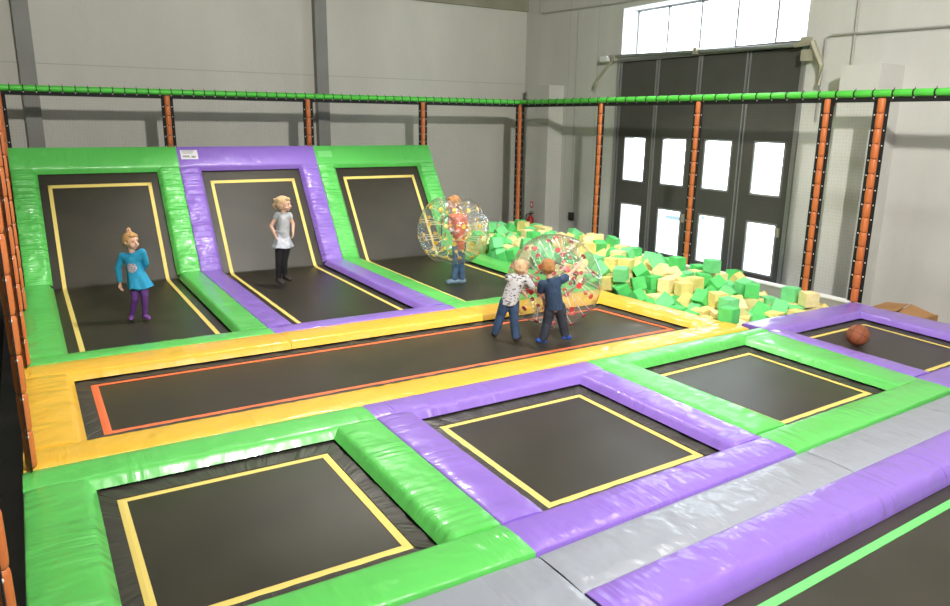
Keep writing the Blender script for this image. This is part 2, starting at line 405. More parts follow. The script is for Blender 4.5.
# folding door of four leaves
door = structure(thing('door_1', (XW, (DY0 + DY1) / 2, FLZ), None, None))
b = MB(); b.box(XW - .03, XW + .1, DY0 - .05, DY0, FLZ, DZ); b.box(XW - .03, XW + .1, DY1, DY1 + .06, FLZ, DZ); b.box(XW - .03, XW + .1, DY0 - .05, DY1 + .06, DZ, DZ + .07)
b.build('door_frame', M['alu'], door)
lw = (DY1 - DY0) / 4
wins = [(5.57, 6.17), (4.52, 5.12), (3.49, 4.09), (2.44, 3.03)]
rows = [(-0.22, 0.65), (1.10, 1.97)]
for i in range(4):
    y1 = DY1 - i * lw; y0 = y1 - lw
    a0, a1 = wins[i]; g = .048
    leaf = None
    b = MB(); xa, xb = XW + .015, XW + .065
    Y0, Y1 = y0 + g, y1 - g
    b.box(xa, xb, Y0, a0, FLZ + .02, DZ - .02); b.box(xa, xb, a1, Y1, FLZ + .02, DZ - .02)
    zs = [FLZ + .02, rows[0][0], rows[0][1], rows[1][0], rows[1][1], DZ - .02]
    for k in (0, 2, 4): b.box(xa, xb, a0, a1, zs[k], zs[k + 1])
    leaf = b.build('door_leaf', M['door'], door)
    b = MB()
    for yy in (y0 + .022, y1 - .044): b.box(XW + .0, XW + .055, yy, yy + .022, FLZ + .02, DZ - .01)
    b.build('edge_profile', M['alu'], leaf)
    for (z0, z1) in rows:
        b = MB()
        for q in ((a0 - .012, a0 + .02, z0 - .012, z1 + .012), (a1 - .02, a1 + .012, z0 - .012, z1 + .012), (a0, a1, z0 - .012, z0 + .02), (a0, a1, z1 - .02, z1 + .012)):
            b.box(xa - .006, xb + .006, *q)
        b.build('window_bead', M['alu'], leaf)
        b = MB(); b.box(xa + .02, xa + .026, a0 + .01, a1 - .01, z0 + .01, z1 - .01); b.build('window_pane', M['glass'], leaf)
b = MB()
for i, y in enumerate((DY1 - 2 * lw + .10, DY1 - 4 * lw + .10)): b.box(XW - .03, XW + .015, y, y + .035, 0.45, 0.60)
b.build('door_bolt', M['bracket'], door)
b = MB()
for i in range(1, 4): b.box(XW + .066, XW + .078, DY1 - i * lw - .06, DY1 - i * lw + .06, FLZ, DZ)
b.box(XW + .066, XW + .078, DY0, DY0 + .06, FLZ, DZ); b.box(XW + .066, XW + .078, DY1 - .06, DY1, FLZ, DZ); b.box(XW + .066, XW + .078, DY0, DY1, DZ - .05, DZ)
b.build('rubber_seal', M['alu_dark'], door)
# overhead track with its two end arms
tr = tag(thing('door_track', (XW - .12, 4.4, 3.46), 'grey steel sliding track with hinged arms above the charcoal folding door', 'door track'), None)
b = MB(); b.tube([(XW - .13, 2.15, 3.42), (XW - .13, 6.60, 3.52)], .028, 8); b.box(XW - .10, XW, 2.2, 6.6, 3.44, 3.50); b.build('rail', M['alu'], tr)
for y, s in ((6.45, 1), (4.33, 0), (2.2, -1)):
    b = MB(); b.box(XW - .18, XW, y - .04, y + .04, 3.42, 3.53); b.build('bracket', M['bracket'], tr)
b = MB()
b.box(XW - .20, XW - .04, 6.60, 6.80, 3.43, 3.53)
b.build('motor_box', M['white'], tr)
b = MB(); b.tube([(XW - .15, 6.46, 3.46), (XW - .15, 6.92, 3.08), (XW - .15, 6.97, 2.94)], [.03, .03, .035], 6); b.build('arm', M['bracket'], tr)
b = MB(); b.tube([(XW - .15, 2.35, 3.42), (XW - .15, 2.05, 3.44), (XW - .15, 1.86, 3.10), (XW - .15, 1.87, 2.82)], [.04, .05, .04, .03], 6)
b.box(XW - .22, XW - .08, 2.06, 2.18, 3.18, 3.34); b.build('arm', M['bracket'], tr)
# concrete piers on the right wall, steel columns on the back wall
def pier(name, x0, y0, y1, z1, slope):
    b = MB(); vs = []
    for z in (FLZ, z1):
        vs += [(x0, y0, z), (x0, y1, z), (XW, y1, z), (XW, y0, z)]
    b.add(vs, [(0, 1, 2, 3), (7, 6, 5, 4), (0, 4, 5, 1), (1, 5, 6, 2), (2, 6, 7, 3), (3, 7, 4, 0)])
    return structure(b.build(name, M['wall_r']))
pier('trim_5', 7.75, 0.70, 1.27, 3.05, 0)
pier('trim_6', 7.90, 8.20, 9.02, 3.02, 0)
for i, (x0, x1) in enumerate(((-1.98, -1.74), (3.12, 3.36))):
    b = MB(); b.box(x0, x1, YW - .18, YW, FLZ, CEZ)
    structure(b.build('column_%d' % (i + 1), M['column'])); 
bpy.data.objects['column_1'].name = 'trim_7'; bpy.data.objects['column_2'].name = 'trim_8'
# conduits and cables fixed to the right wall
def conduit(pts, r, label, mt=M['pipe']):
    b = MB(); b.tube(pts, r, 8)
    o = b.build('conduit', mt, smooth=True); origin(o, pts[0])
    return tag(o, label, 'conduit')
x = XW - .02
conduit([(x, 9.13, 5.8), (x, 9.13, 4.62), (x, 9.05, 4.60), (x, 6.45, 4.52), (x, 5.2, 4.50)], .018, 'thin grey conduit running along the wall to the left of the high window')
conduit([(x, 7.77, 4.50), (x, 7.77, 2.4), (x, 7.72, 0.3)], .012, 'thin vertical cable pipe left of the folding door that ends at a black box')
x2 = XW - .06
conduit([(x2, 1.90, 2.3), (x2, 1.90, 3.50), (x2, 1.80, 3.53), (x2, -2.5, 3.46)], .013, 'grey conduit that rises right of the door and turns along the wall')
conduit([(x, 1.50, 5.8), (x, 1.47, 3.06)], .020, 'vertical grey conduit dropping onto the top of the concrete pier')
b = MB(); b.box(XW - .06, XW, 7.66, 7.78, .10, .28); o = origin(b.build('junction_box', M['black']), (XW, 7.72, .19)); tag(o, 'small black junction box at the lower end of the wall cable', 'junction box')
b = MB(); b.box(XW - .07, XW, 1.66, 1.78, 2.52, 2.64); o = origin(b.build('call_point', M['redsign']), (XW, 1.72, 2.58)); tag(o, 'small red call point on the wall just beside the pier', 'alarm button')
b = MB(); b.box(XW - .006, XW, 1.52, 1.62, .48, .60); o = origin(b.build('notice', M['ink']), (XW, 1.57, .54)); tag(o, 'tiny grey notice low on the wall right of the door', 'notice')
# fire extinguisher with its sign on the corner pier
XE = 7.90
fe = thing('fire_extinguisher', (XE - .09, 8.62, -.42), 'red fire extinguisher hanging on the corner pier behind the foam pit', 'fire extinguisher')
b = MB(); c = Vector((XE - .10, 8.62, 0))
b.tube([c + Vector((0, 0, z)) for z in (-.42, -.40, .04, .09, .12, .14)], [.06, .085, .085, .065, .035, .03], 16); b.build('cylinder', M['red'], fe, True)
b = MB(); b.tube([c + Vector((0, 0, .13)), c + Vector((0, 0, .19))], .018, 8); b.box(c.x - .02, c.x + .02, c.y - .09, c.y + .03, .17, .19); b.box(c.x - .015, c.x + .015, c.y - .10, c.y + .02, .21, .225); b.build('valve_handle', M['black'], fe)
b = MB(); b.tube([c + Vector((-.02, .02, .17)), c + Vector((-.04, .10, .15)), c + Vector((-.04, .12, .0)), c + Vector((-.03, .10, -.25))], .012, 8); b.build('hose', M['black'], fe, True)
b = MB(); b.box(c.x - .0885, c.x - .083, c.y - .05, c.y + .03, -.22, -.03); b.build('instruction_label', M['paper'], fe)
b = MB(); b.box(XE - .006, XE, 8.66, 8.78, .30, .44); o = b.build('fire_sign', M['redsign']); origin(o, (XE, 8.72, .37)); tag(o, 'small red and white fire sign above the extinguisher', 'sign')
b = MB(); b.box(XE - .0075, XE - .005, 8.685, 8.755, .33, .41); b.build('sign_symbol', M['paper'], o)
# partition left of the court, platform under it, things outside
b = MB(); b.box(-2.74, -2.66, -8.0, 8.3, FLZ, 1.55); structure(b.build('wall_partition', M['partition']))
b = MB()
b.box(-2.34, 7.0, -4.9, 0.2, FLZ, -.19); b.box(-2.34, 4.66, 0.2, 2.38, FLZ, -.19); b.box(-2.34, 4.50, 2.38, 8.0, FLZ, -.19)
structure(b.build('platform', M['board']))
b = MB(); b.box(4.5, 7.0, 0.2, 8.0, FLZ, -.42); structure(b.build('platform_pit_base', M['board']))
b = MB(); b.box(8.8, 40, -25, 35, FLZ - .25, FLZ - .05); o = structure(b.build('ground_outside', M['outside']))

# things in the yard seen through the second lower window of the door
b = MB(); b.box(14.0, 14.9, 9.75, 10.42, -.50, -.40); b.box(14.0, 14.08, 9.8, 9.88, -1.05, -.45); o = b.build('awning', M['canopy']); origin(o, (14.4, 10.1, -1.05)); tag(o, 'dark slate awning in the yard, seen through the second lower door window', 'awning')

# ------------------------------------------------------------------ padded posts, rails and nets
XR, YR, ZR = 7.02, 8.02, 2.635
def sleeve_mesh(name, mt, p0, p1, r):
    """one foam sleeve segment: slightly pinched at both ends"""
    b = MB(); p0 = Vector(p0); p1 = Vector(p1)
    ts = [0, .03, .1, .5, .9, .97, 1]; rs = [.70, .90, 1, 1.02, 1, .90, .70]
    b.tube([p0.lerp(p1, t) for t in ts], [r * q for q in rs], 14)
    return b
def post(x, y, z0, label, strap_dir, n=13, group='orange padded net posts', top=ZR - .052, rad=.043):
    t = thing('padded_post', (x, y, z0), label, 'post', group)
    h = (top - z0) / n; pr = None
    core = MB(); core.tube([(x, y, z0), (x, y, top)], .022, 8); core.build('steel_pole', M['steel_dark'], t, True)
    for i in range(n):
        if pr is None:
            pr = sleeve_mesh('foam_sleeve', None, (x, y, z0 + i * h), (x, y, z0 + (i + 1) * h - .004), rad).build('foam_sleeve', M['post_foam'], t, True)
            cur = pr
        else:
            cur = pr.copy(); C.objects.link(cur); cur.parent = t; cur.location = (0, 0, i * h)
    d = Vector(strap_dir)
    for s in (-1, 1):
        b = MB(); c = Vector((x, y, 0)) + d * s * (rad + .024)
        a = d * .025; q = Vector((-d.y, d.x, 0)) * .004
        vs = [c - a - q, c + a - q, c + a + q, c - a + q]
        b.add([v + Vector((0, 0, z0)) for v in vs] + [v + Vector((0, 0, top - .04)) for v in vs], [(0, 1, 2, 3), (4, 5, 6, 7), (0, 1, 5, 4), (1, 2, 6, 5), (2, 3, 7, 6), (3, 0, 4, 7)])
        st = b.build('net_webbing', M['webbing'], t)
        tp = None
        for i in range(n - 1):
            if tp is None:
                b = MB(); b.ball(c + Vector((0, 0, z0 + .98 * h - .02)), .011, 6, 4); tp = b.build('cable_tie', M['tie'], st)
            else:
                k = tp.copy(); C.objects.link(k); k.parent = st; k.location = (0, 0, i * h)
    return t
post(XR, 5.42, 0.0, 'orange padded net post in front of the left edge of the folding door', (0, 1, 0), 14)
post(XR, 3.12, 0.0, 'orange padded net post in front of the middle of the folding door', (0, 1, 0), 14)
post(XR, 0.92, 0.0, 'orange padded net post just right of the folding door', (0, 1, 0), 14)
post(XR, 0.19, 0.0, 'thick orange padded net post at the purple corner pad, rightmost post', (0, 1, 0), 14, rad=.050)
post(XR, YR, -.05, 'orange padded net post in the far corner beside the fire extinguisher', (.6, -.8, 0), 18)
post(0.02, YR, 1.0, 'orange padded net post rising behind the joint of left green and purple top pads', (1, 0, 0), 10)
post(2.39, YR, 1.0, 'orange padded net post rising behind the joint of purple and right green top pads', (1, 0, 0), 10)
post(4.71, YR, -.05, 'orange padded net post at the right end of the green top pad', (1, 0, 0), 18)
XLp = -2.335
post(XLp + .03, YR, 0.2, 'orange padded post at far left corner below start of green rail', (1, 0, 0), 10, rad=.033)
post(-2.30, 4.70, 0.012, 'orange padded post standing beside the left green floor pad', (0, 1, 0), 10, rad=.033)
post(-2.30, 2.38, 0.012, 'orange padded post at the left where green pad meets yellow pad', (0, 1, 0), 10, rad=.033)
post(-2.30, 0.02, 0.012, 'orange padded post at the left where yellow pad meets near green pad', (0, 1, 0), 10, rad=.033)
post(-2.385, -2.1, 0.0, 'orange padded post at bottom left beside the nearest green pad', (0, 1, 0), 10, rad=.033)
def rail(p0, p1, seg, label, name='padded_rail', skip=False):
    p0 = Vector(p0); p1 = Vector(p1); L = (p1 - p0).length; n = round(L / seg); d = (p1 - p0) / n
    t = thing(name, p0, label, 'rail')
    b = MB(); b.tube([p0, p1], .022, 8); b.build('steel_tube', M['steel_dark'], t, True)
    pr = sleeve_mesh('foam_sleeve', None, p0, p0 + d * .985, .046).build('foam_sleeve', M['rail_foam'], t, True)
    tb = MB(); u = d.normalized(); mid = p0 + d * .992
    tb.tube([mid - u * .007, mid + u * .007], .047, 12); tb.tube([mid + Vector((0, 0, .035)), mid + Vector((0, 0, .066))], .004, 5)
    tie = tb.build('cable_tie', M['tie_dark'], t)
    for i in range(1, n):
        c = pr.copy(); C.objects.link(c); c.parent = t; c.location = d * i
        c = tie.copy(); C.objects.link(c); c.parent = t; c.location = d * i
    b = MB(); s = Vector((-u.y, u.x, 0)) * .004
    vs = []
    for p in (p0, p1):
        for dz in (-.044, -.105):
            vs += [p - s + Vector((0, 0, dz)), p + s + Vector((0, 0, dz))]
    b.add(vs, [(0, 1, 3, 2), (4, 5, 7, 6), (0, 1, 5, 4), (2, 3, 7, 6), (0, 2, 6, 4), (1, 3, 7, 5)])
    st = b.build('net_webbing', M['webbing'], t)
    b = MB(); b.ball(mid + Vector((0, 0, -.055)), .011, 6, 4); te = b.build('cable_tie', M['tie'], st)
    for i in range(1, n):
        k = te.copy(); C.objects.link(k); k.parent = st; k.location = d * i
    return t
rail((-2.33, YR, ZR), (XR, YR, ZR), .172, 'long green padded rail across the back wall above the angled trampolines')
rail((XR, YR - .05, ZR), (XR, -3.9, ZR), .245, 'green padded rail on the right running in front of the folding door')
rail((XLp, YR - .05, ZR), (XLp, -3.9, ZR), .172, 'green padded rail over the left side posts running towards the front')
def net(label, p0, p1, z0, z1):
    b = MB(); p0 = Vector(p0); p1 = Vector(p1); L = (p1 - p0).length
    vs = [p0 + Vector((0, 0, z0)), p1 + Vector((0, 0, z0)), p1 + Vector((0, 0, z1)), p0 + Vector((0, 0, z1))]
    b.add(vs, [(0, 1, 2, 3)], [(0, z0), (L, z0), (L, z1), (0, z1)])
    o = b.build('safety_net', M['net']); origin(o, vs[0]); return tag(o, label, 'net')
net('fine black safety net hanging from the green rail along the back', (-2.28, YR + .005, 0), (XR, YR + .005, 0), 0.05, ZR - .04)
net('fine black safety net hanging from the green rail in front of the door', (XR + .005, YR, 0), (XR + .005, 0.19, 0), 0.06, ZR - .04)
net('fine black safety net along the left side of the court', (XLp, YR, 0), (XLp, -3.9, 0), 0.02, ZR - .04)

# ------------------------------------------------------------------ vinyl pads
def pad(parent, mt, o0, o1, i1, i0, name='safety_pad', T=None, th=.075, bevel=True, wr=1.0, outer_face=False, seed=0.0, label=None):
    """o0-o1: outer edge, i0-i1: inner (bottom of bevel) edge; all Vectors in local xy, top at z = 0."""
    o0, o1, i0, i1 = [Vector((p[0], p[1], 0)) for p in (o0, o1, i0, i1)]
    L = max((o1 - o0).length, (i1 - i0).length); W = ((i0 - o0).length + (i1 - o1).length) / 2
    bv = min(.05, W * .3) if bevel else .012
    prof = [(0, -th), (0, -.014), (.005, -.005), (.016, 0)]
    inn = W - bv
    for q in (.25, .5, .75): prof.append((.016 + (inn - .03 - .016) * q, .007 * math.sin(PI * q)))
    prof += [(inn - .03, .0), (inn - .010, -.004), (inn + bv * .15, -.014)]
    if bevel: prof += [(inn + bv * .45, -.036), (inn + bv * .8, -.060)]
    prof += [(W, -th)]
    n = max(4, int(L / .03)); P = len(prof); vs = []; uvs = []
    for i in range(n + 1):
        s = i / n
        a = o0.lerp(o1, s); c = i0.lerp(i1, s); wv = (c - a)
        for j, (t, z) in enumerate(prof):
            p = a + wv * (t / W)
            ss = s * L + seed * 7.3
            k = 0.0
            if 0 < i < n:
                patch = max(0, noise.noise(Vector((ss * 1.1, seed * 3.1, 2.0))) + .15)
                if j >= 7 and j < P - 1: k = .015 * patch * noise.noise(Vector((ss * 19, seed, t * 5)))
                elif 3 <= j < 7: k = .003 * noise.noise(Vector((ss * 4, seed, t * 6))) + .003 * patch * noise.noise(Vector((ss * 15 + t * 12, seed, t * 3)))
                elif j in (1, 2): k = .002 * noise.noise(Vector((ss * 9, seed, 0)))
            z2 = z + k * wr
            if i in (0, n) and j not in (0, P - 1): z2 -= .005
            vs.append(Vector((p.x, p.y, z2))); uvs.append((ss, t))
    fs = []
    for i in range(n):
        for j in range(P - 1): fs.append((i * P + j, (i + 1) * P + j, (i + 1) * P + j + 1, i * P + j + 1))
        fs.append((i * P + P - 1, (i + 1) * P + P - 1, (i + 1) * P, i * P))
    fs.append(tuple(range(P))); fs.append(tuple(n * P + j for j in range(P - 1, -1, -1)))
    if T is not None: vs = [T @ v for v in vs]
    b = MB(); b.add(vs, fs, uvs)
    o = b.build(name, mt, parent, True)
    if label: o['label'] = label
    return o
def quad_strip(pts_in, pts_out, z, th, ripple=0.0, close=True, T=None):
    """flat frame between two quads (corner lists), z = top"""
    b = MB(); n = len(pts_in)
    for k in range(n if close else n - 1):
        a0, a1 = Vector(pts_out[k]), Vector(pts_out[(k + 1) % n]); c0, c1 = Vector(pts_in[k]), Vector(pts_in[(k + 1) % n])
        m_ = max(1, int((a1 - a0).length / (.02 if ripple else 9))); vs = []; uv = []
        for i in range(m_ + 1):
            s = i / m_; p = a0.lerp(a1, s); q = c0.lerp(c1, s); l = s * (a1 - a0).length
            dz = ripple * noise.noise(Vector((l * 8, k * 3.3, z))) if ripple else 0
            vs += [Vector((p.x, p.y, z - .004)), Vector(((p.x + q.x) / 2, (p.y + q.y) / 2, z + dz)), Vector((q.x, q.y, z - .002 + dz * .3)), Vector((q.x, q.y, z - th)), Vector((p.x, p.y, z - th - .004))]
            w = (q - p).length; uv += [(l, 0), (l, w / 2), (l, w), (l, w), (l, 0)]
        fs = []
        for i in range(m_):
            for j in range(4): fs.append((i * 5 + j, i * 5 + 5 + j, i * 5 + 6 + j, i * 5 + j + 1))
            fs.append((i * 5 + 4, i * 5 + 9, i * 5 + 5, i * 5))
        fs.append((0, 1, 2, 3, 4)); fs.append(tuple(m_ * 5 + j for j in (4, 3, 2, 1, 0)))
        if T is not None: vs = [T @ v for v in vs]
        b.add(vs, fs, uv)
    return b
def slab(poly, z0, z1, T=None):
    b = MB(); n = len(poly)
    vs = [Vector((p[0], p[1], z)) for z in (z0, z1) for p in poly]
    if T is not None: vs = [T @ v for v in vs]
    b.add(vs, [tuple(range(n - 1, -1, -1)), tuple(n + i for i in range(n))] + [(i, (i + 1) % n, n + (i + 1) % n, n + i) for i in range(n)])
    return b
def inset(c, dl, dr, df, db):
    """c = [BL, BR, FR, FL]"""
    BL, BR, FR, FL = c
    return [(BL[0] + dl, BL[1] - db), (BR[0] - dr, BR[1] - db), (FR[0] - dr, FR[1] + df), (FL[0] + dl, FL[1] + df)]
ZB = -.105
def cell(name, outer, inner, mt, line_mt, line, label, cat='trampoline', split_back=(), seed=1.0, group=None, padlabels=None, lw=.052):
    BL, BR, FR, FL = outer; bl, br, fr, fl = inner
    cx = sum(p[0] for p in outer) / 4; cy = sum(p[1] for p in outer) / 4
    t = thing(name, (cx, cy, -.19), label, cat, group)
    # steel frame the pads and the bed sit on
    fb = quad_strip([(p[0], p[1], 0) for p in inset(inner, -.06, -.06, -.06, -.06)], [(p[0], p[1], 0) for p in inset(outer, .01, .01, .01, .01)], -.078, .11)
    fb.build('steel_frame', M['steel_dark'], t)
    # front and back pads run the full width, side pads sit between their crests
    def lx(p, q, x): s = (x - p[0]) / (q[0] - p[0]); return (x, p[1] + (q[1] - p[1]) * s)
    xs = [None] + list(split_back) + [None]
    bcr = .055
    for k in range(len(xs) - 1):
        a = BL if k == 0 else lx(BL, BR, xs[k] + .002); c = BR if k == len(xs) - 2 else lx(BL, BR, xs[k + 1] - .002)
        ia = lx(bl, br, a[0]); ic = lx(bl, br, c[0])
        pad(t, mt, a, c, ic, ia, seed=seed + k * .37)
    ia = lx(fl, fr, FL[0]); ic = lx(fl, fr, FR[0])
    pad(t, mt, FR, FL, ia, ic, seed=seed + 1.3)
    # left, right
    e = .002
    def ly(p, q, y): s = (y - p[1]) / (q[1] - p[1]); return (p[0] + (q[0] - p[0]) * s, y)
    yb, yf = bl[1] + .050 - e, fl[1] - .050 + e
    pad(t, mt, ly(FL, BL, yf), ly(FL, BL, yb), ly(fl, bl, yb), ly(fl, bl, yf), seed=seed + 2.1)
    yb, yf = br[1] + .050 - e, fr[1] - .050 + e
    pad(t, mt, ly(BR, FR, yb), ly(BR, FR, yf), ly(br, fr, yf), ly(br, fr, yb), seed=seed + 3.7)
    bed = slab(inset(inner, -.02, -.02, -.02, -.02), ZB - .008, ZB).build('jump_bed', M['bed'], t)
    lo = inset(inner, *line); li = inset(lo, lw, lw, lw, lw)
    V3 = lambda l: [(p[0], p[1], 0) for p in l]
    quad_strip(V3(li), V3(lo), ZB + .006, .004).build('border_line', line_mt, bed)
    quad_strip(V3(inset(lo, -.003, -.003, -.003, -.003)), V3(inset(inner, -.045, -.045, -.045, -.045)), ZB + .010, .008, ripple=.022).build('spring_cover', M['spring'], t, True)
    return t
YY = 2.38
cell('floor_trampoline', [(-2.355, 0), (0, 0), (0, -2.41), (-2.355, -2.41)], [(-1.96, -.345), (-.37, -.36), (-.37, -2.03), (-1.96, -2.03)], M['green'], M['line_yellow'], (.10, .11, .12, .15),
     'square green-padded trampoline nearest the camera at bottom left', seed=1)
cell('floor_trampoline', [(0, 0), (2.325, 0), (2.34, -2.32), (0, -2.41)], [(.345, -.345), (2.0, -.33), (2.0, -1.99), (.345, -2.03)], M['purple'], M['line_yellow'], (.10, .12, .09, .15),
     'square purple-padded trampoline in the middle of the near row', seed=2)
cell('floor_trampoline', [(2.325, 0), (4.84, -.03), (4.69, -2.20), (2.34, -2.32)], [(2.73, -.30), (4.35, -.25), (4.33, -1.87), (2.77, -1.92)], M['green'], M['line_yellow'], (.10, .12, .10, .15),
     'square green-padded trampoline between the purple-padded ones, right of centre', seed=3)
cell('floor_trampoline', [(4.84, .20), (6.98, .19), (6.98, -2.08), (4.69, -2.20)], [(5.08, -.23), (6.56, -.20), (6.46, -1.76), (5.05, -1.80)], M['purple'], M['line_yellow'], (.10, .12, .10, .12),
     'purple-padded trampoline at far right with the basketball on it', seed=4)
cell('runway_trampoline', [(-2.35, YY), (4.52, YY), (4.72, 0), (-2.35, 0)], [(-1.95, 1.96), (4.18, 1.95), (4.34, .40), (-1.95, .40)], M['yellow'], M['line_orange'], (.12, .13, .22, .10),
     'long rectangular trampoline runway framed by yellow pads and an orange line', split_back=(.05, 2.40), seed=5, lw=.06)
# angled trampolines: floor part and sloping part in one frame
ang = math.atan2(1.79, 1.28); SL = 2.2; YF = 6.17
TS = Matrix.Translation((0, YF, 0)) @ Matrix.Rotation(ang, 4, 'X')
def angled(x0, x1, mt, label, seed, xo=None):
    xo = x0 if xo is None else xo
    cx = (x0 + x1) / 2
    t = thing('angled_trampoline', (cx, 5.2, -.19), label, 'trampoline')
    w = .33; l, r = x0 + w, x1 - w
    yi = YY + .32
    # floor frame
    b = MB(); b.box(x0 + .01, x1 - .01, YY + .01, YY + .26, -.19, -.078); b.box(x0 + .01, x0 + .27, YY + .2, YF, -.19, -.078); b.box(x1 - .27, x1 - .01, YY + .2, YF, -.19, -.078)
    for (xa, xb, ya, yb) in ((x0 + .01, x0 + .27, 0.0, SL - .02), (x1 - .27, x1 - .01, 0.0, SL - .02), (x0 + .01, x1 - .01, SL - .34, SL - .02)):
        b.box(xa, xb, ya + .06, yb, -.19, -.078, 0, TS)
    b.build('steel_frame', M['steel_dark'], t)
    pad(t, mt, (x1, YY), (xo, YY), (xo, yi), (x1, yi), seed=seed)
    pad(t, mt, (xo, yi - .05), (xo, YF), (l, YF), (l, yi - .05), seed=seed + 1.1)
    pad(t, mt, (x1, YF), (x1, yi - .05), (r, yi - .05), (r, YF), seed=seed + 2.2)
    # sloping pads, their vinyl heavily creased
    mc = M['green_creased'] if mt == M['green'] else M['purple_creased']
    ti = SL * .81
    pad(t, mc, (x0, 0), (x0, ti + .05), (l, ti + .05), (l, 0), T=TS, seed=seed + 3.1, wr=2.4)
    pad(t, mc, (x1, ti + .05), (x1, 0), (r, 0), (r, ti + .05), T=TS, seed=seed + 4.2, wr=2.4)
    pad(t, mt, (x0, SL), (x1, SL), (x1, ti), (x0, ti), T=TS, seed=seed + 5.3)
    # bed: lower plane and slope meet at the fold, one mesh
    e = .10 * math.tan(ang / 2)
    b = MB()
    yA, zA = yi - .03, ZB
    yB, zB = YF + e, ZB
    top = TS @ Vector((0, ti + .03, ZB))
    sec = [(yA, zA), (yB - .06, zB), (yB - .012, zB + .004), (yB + .02, zB + .028), (top.y, top.z)]
    vs = []
    for (yy, zz) in sec: vs += [(l - .03, yy, zz), (r + .03, yy, zz)]
    for (yy, zz) in sec: vs += [(l - .03, yy + .004, zz - .012), (r + .03, yy + .004, zz - .012)]
    n = len(sec); fs = []
    for i in range(n - 1):
        fs.append((2 * i, 2 * i + 1, 2 * i + 3, 2 * i + 2)); k = 2 * n
        fs.append((k + 2 * i, k + 2 * i + 2, k + 2 * i + 3, k + 2 * i + 1))
        fs.append((2 * i, 2 * i + 2, k + 2 * i + 2, k + 2 * i)); fs.append((2 * i + 1, k + 2 * i + 1, k + 2 * i + 3, 2 * i + 3))
    b.add(vs, fs); bed = b.build('jump_bed', M['bed'], t, True)
    # border line: two sides across the fold plus the top
    def P(x, s):   # s: path coordinate along the bed section, 0 = front edge
        d1 = yB - yA
        if s <= d1 - .05: return Vector((x, yA + s, ZB + .006))
        if s <= d1 + .03:
            q = (s - d1 + .05) / .08
            a = Vector((x, yB - .05, ZB + .008)); c = Vector((x, yB, ZB)) + Vector((0, math.cos(ang), math.sin(ang))) * .03 + Vector((0, -.008, .004))
            return a.lerp(c, q)
        u = s - d1
        return Vector((x, yB, ZB)) + Vector((0, math.cos(ang), math.sin(ang))) * u + Vector((0, -math.sin(ang), math.cos(ang))) * .006
    d1 = yB - yA; total = d1 + (top - Vector((0, yB, ZB))).length
    st = total - .20; lw = .05
    def band(x_a, x_b, s0, s1, steps):
        b = MB(); vs = []
        for i in range(steps + 1):
            s = s0 + (s1 - s0) * i / steps
            p, q = P(x_a, s), P(x_b, s); nn = Vector((0, -.002, .004))
            vs += [p, q, q - nn, p - nn]
        fs = [(0, 1, 2, 3), tuple(steps * 4 + j for j in (3, 2, 1, 0))]
        for i in range(steps):
            for j in range(4): fs.append((i * 4 + j, i * 4 + 4 + j, i * 4 + 4 + (j + 1) % 4, i * 4 + (j + 1) % 4))
        b.add(vs, fs); return b
    b = band(l + .11, l + .11 + lw, 0, st, 60)
    for bb in (band(r - .11 - lw, r - .11, 0, st, 60), band(l + .11, r - .11, st - lw, st, 1)):
        b.add(bb.v, bb.f)
    b.build('border_line', M['line_yellow'], bed)
    return t
XB = [-2.28, -.005, 2.255, 4.52]
a1 = angled(XB[0], XB[1], M['green'], 'leftmost sloping trampoline with green pads, child in a turquoise tunic on it', 10, -2.34)
a2 = angled(XB[1], XB[2], M['purple'], 'sloping trampoline with purple pads between the two green ones', 20)
a3 = angled(XB[2], XB[3], M['green'], 'right-hand sloping trampoline with green pads, beside the foam pit', 30)
# labels stuck on the top pads
def sticker(parent, x0, x1, y0, y1, mt, lines, name='label_sticker'):
    b = MB(); b.box(x0, x1, y0, y1, .009, .012, 0, TS); o = b.build(name, mt, parent)
    if lines:
        b = MB()
        for (u0, u1, v0, v1) in lines: b.box(x0 + (x1 - x0) * u0, x0 + (x1 - x0) * u1, y0 + (y1 - y0) * v0, y0 + (y1 - y0) * v1, .012, .0135, 0, TS)
        b.build('printed_marks', M['ink'], o)
    return o
sticker(a2, XB[1] + .05, XB[1] + .31, 1.95, 2.12, M['paper'], [(.08, .8, .86, .93), (.1, .75, .74, .78), (.12, .7, .62, .66), (.1, .5, .25, .40), (.6, .85, .15, .35), (.1, .55, .12, .16)])
sticker(a3, XB[2] + .05, XB[2] + .30, 1.95, 2.08, M['greenlabel'], [])

# ------------------------------------------------------------------ walkway pads and near trampoline
sy = lambda x, y: y + .042 * max(0, x)
walk = [([(-2.62, -2.415), (-.004, -2.415), (-.004, -4.3), (-2.62, -4.3)], 'grey walkway pad at the bottom beside the near green trampoline'),
        ([(.004, -2.415), (2.42, sy(2.42, -2.415)), (2.42, sy(2.42, -2.81)), (.004, -2.81)], 'grey walkway pad in front of the middle purple trampoline'),
        ([(2.428, sy(2.428, -2.415)), (4.72, sy(4.72, -2.415)), (4.72, sy(4.72, -2.81)), (2.428, sy(2.428, -2.81))], 'grey walkway pad in front of the right green trampoline'),
        ([(4.728, sy(4.728, -2.415)), (6.98, sy(6.98, -2.415)), (6.98, sy(6.98, -2.81)), (4.728, sy(4.728, -2.81))], 'grey walkway pad at the right edge in front of the far purple pads')]
for k, (q, lab) in enumerate(walk):
    o = pad(None, M['grey'], q[3], q[2], q[1], q[0], name='walkway_pad', bevel=False, wr=.35, seed=40 + k, th=.10)
    origin(o, (q[0][0], q[0][1], -.10)); o.data.transform(Matrix.Translation((0, 0, -.012))); tag(o, lab, 'pad', 'grey walkway pads')
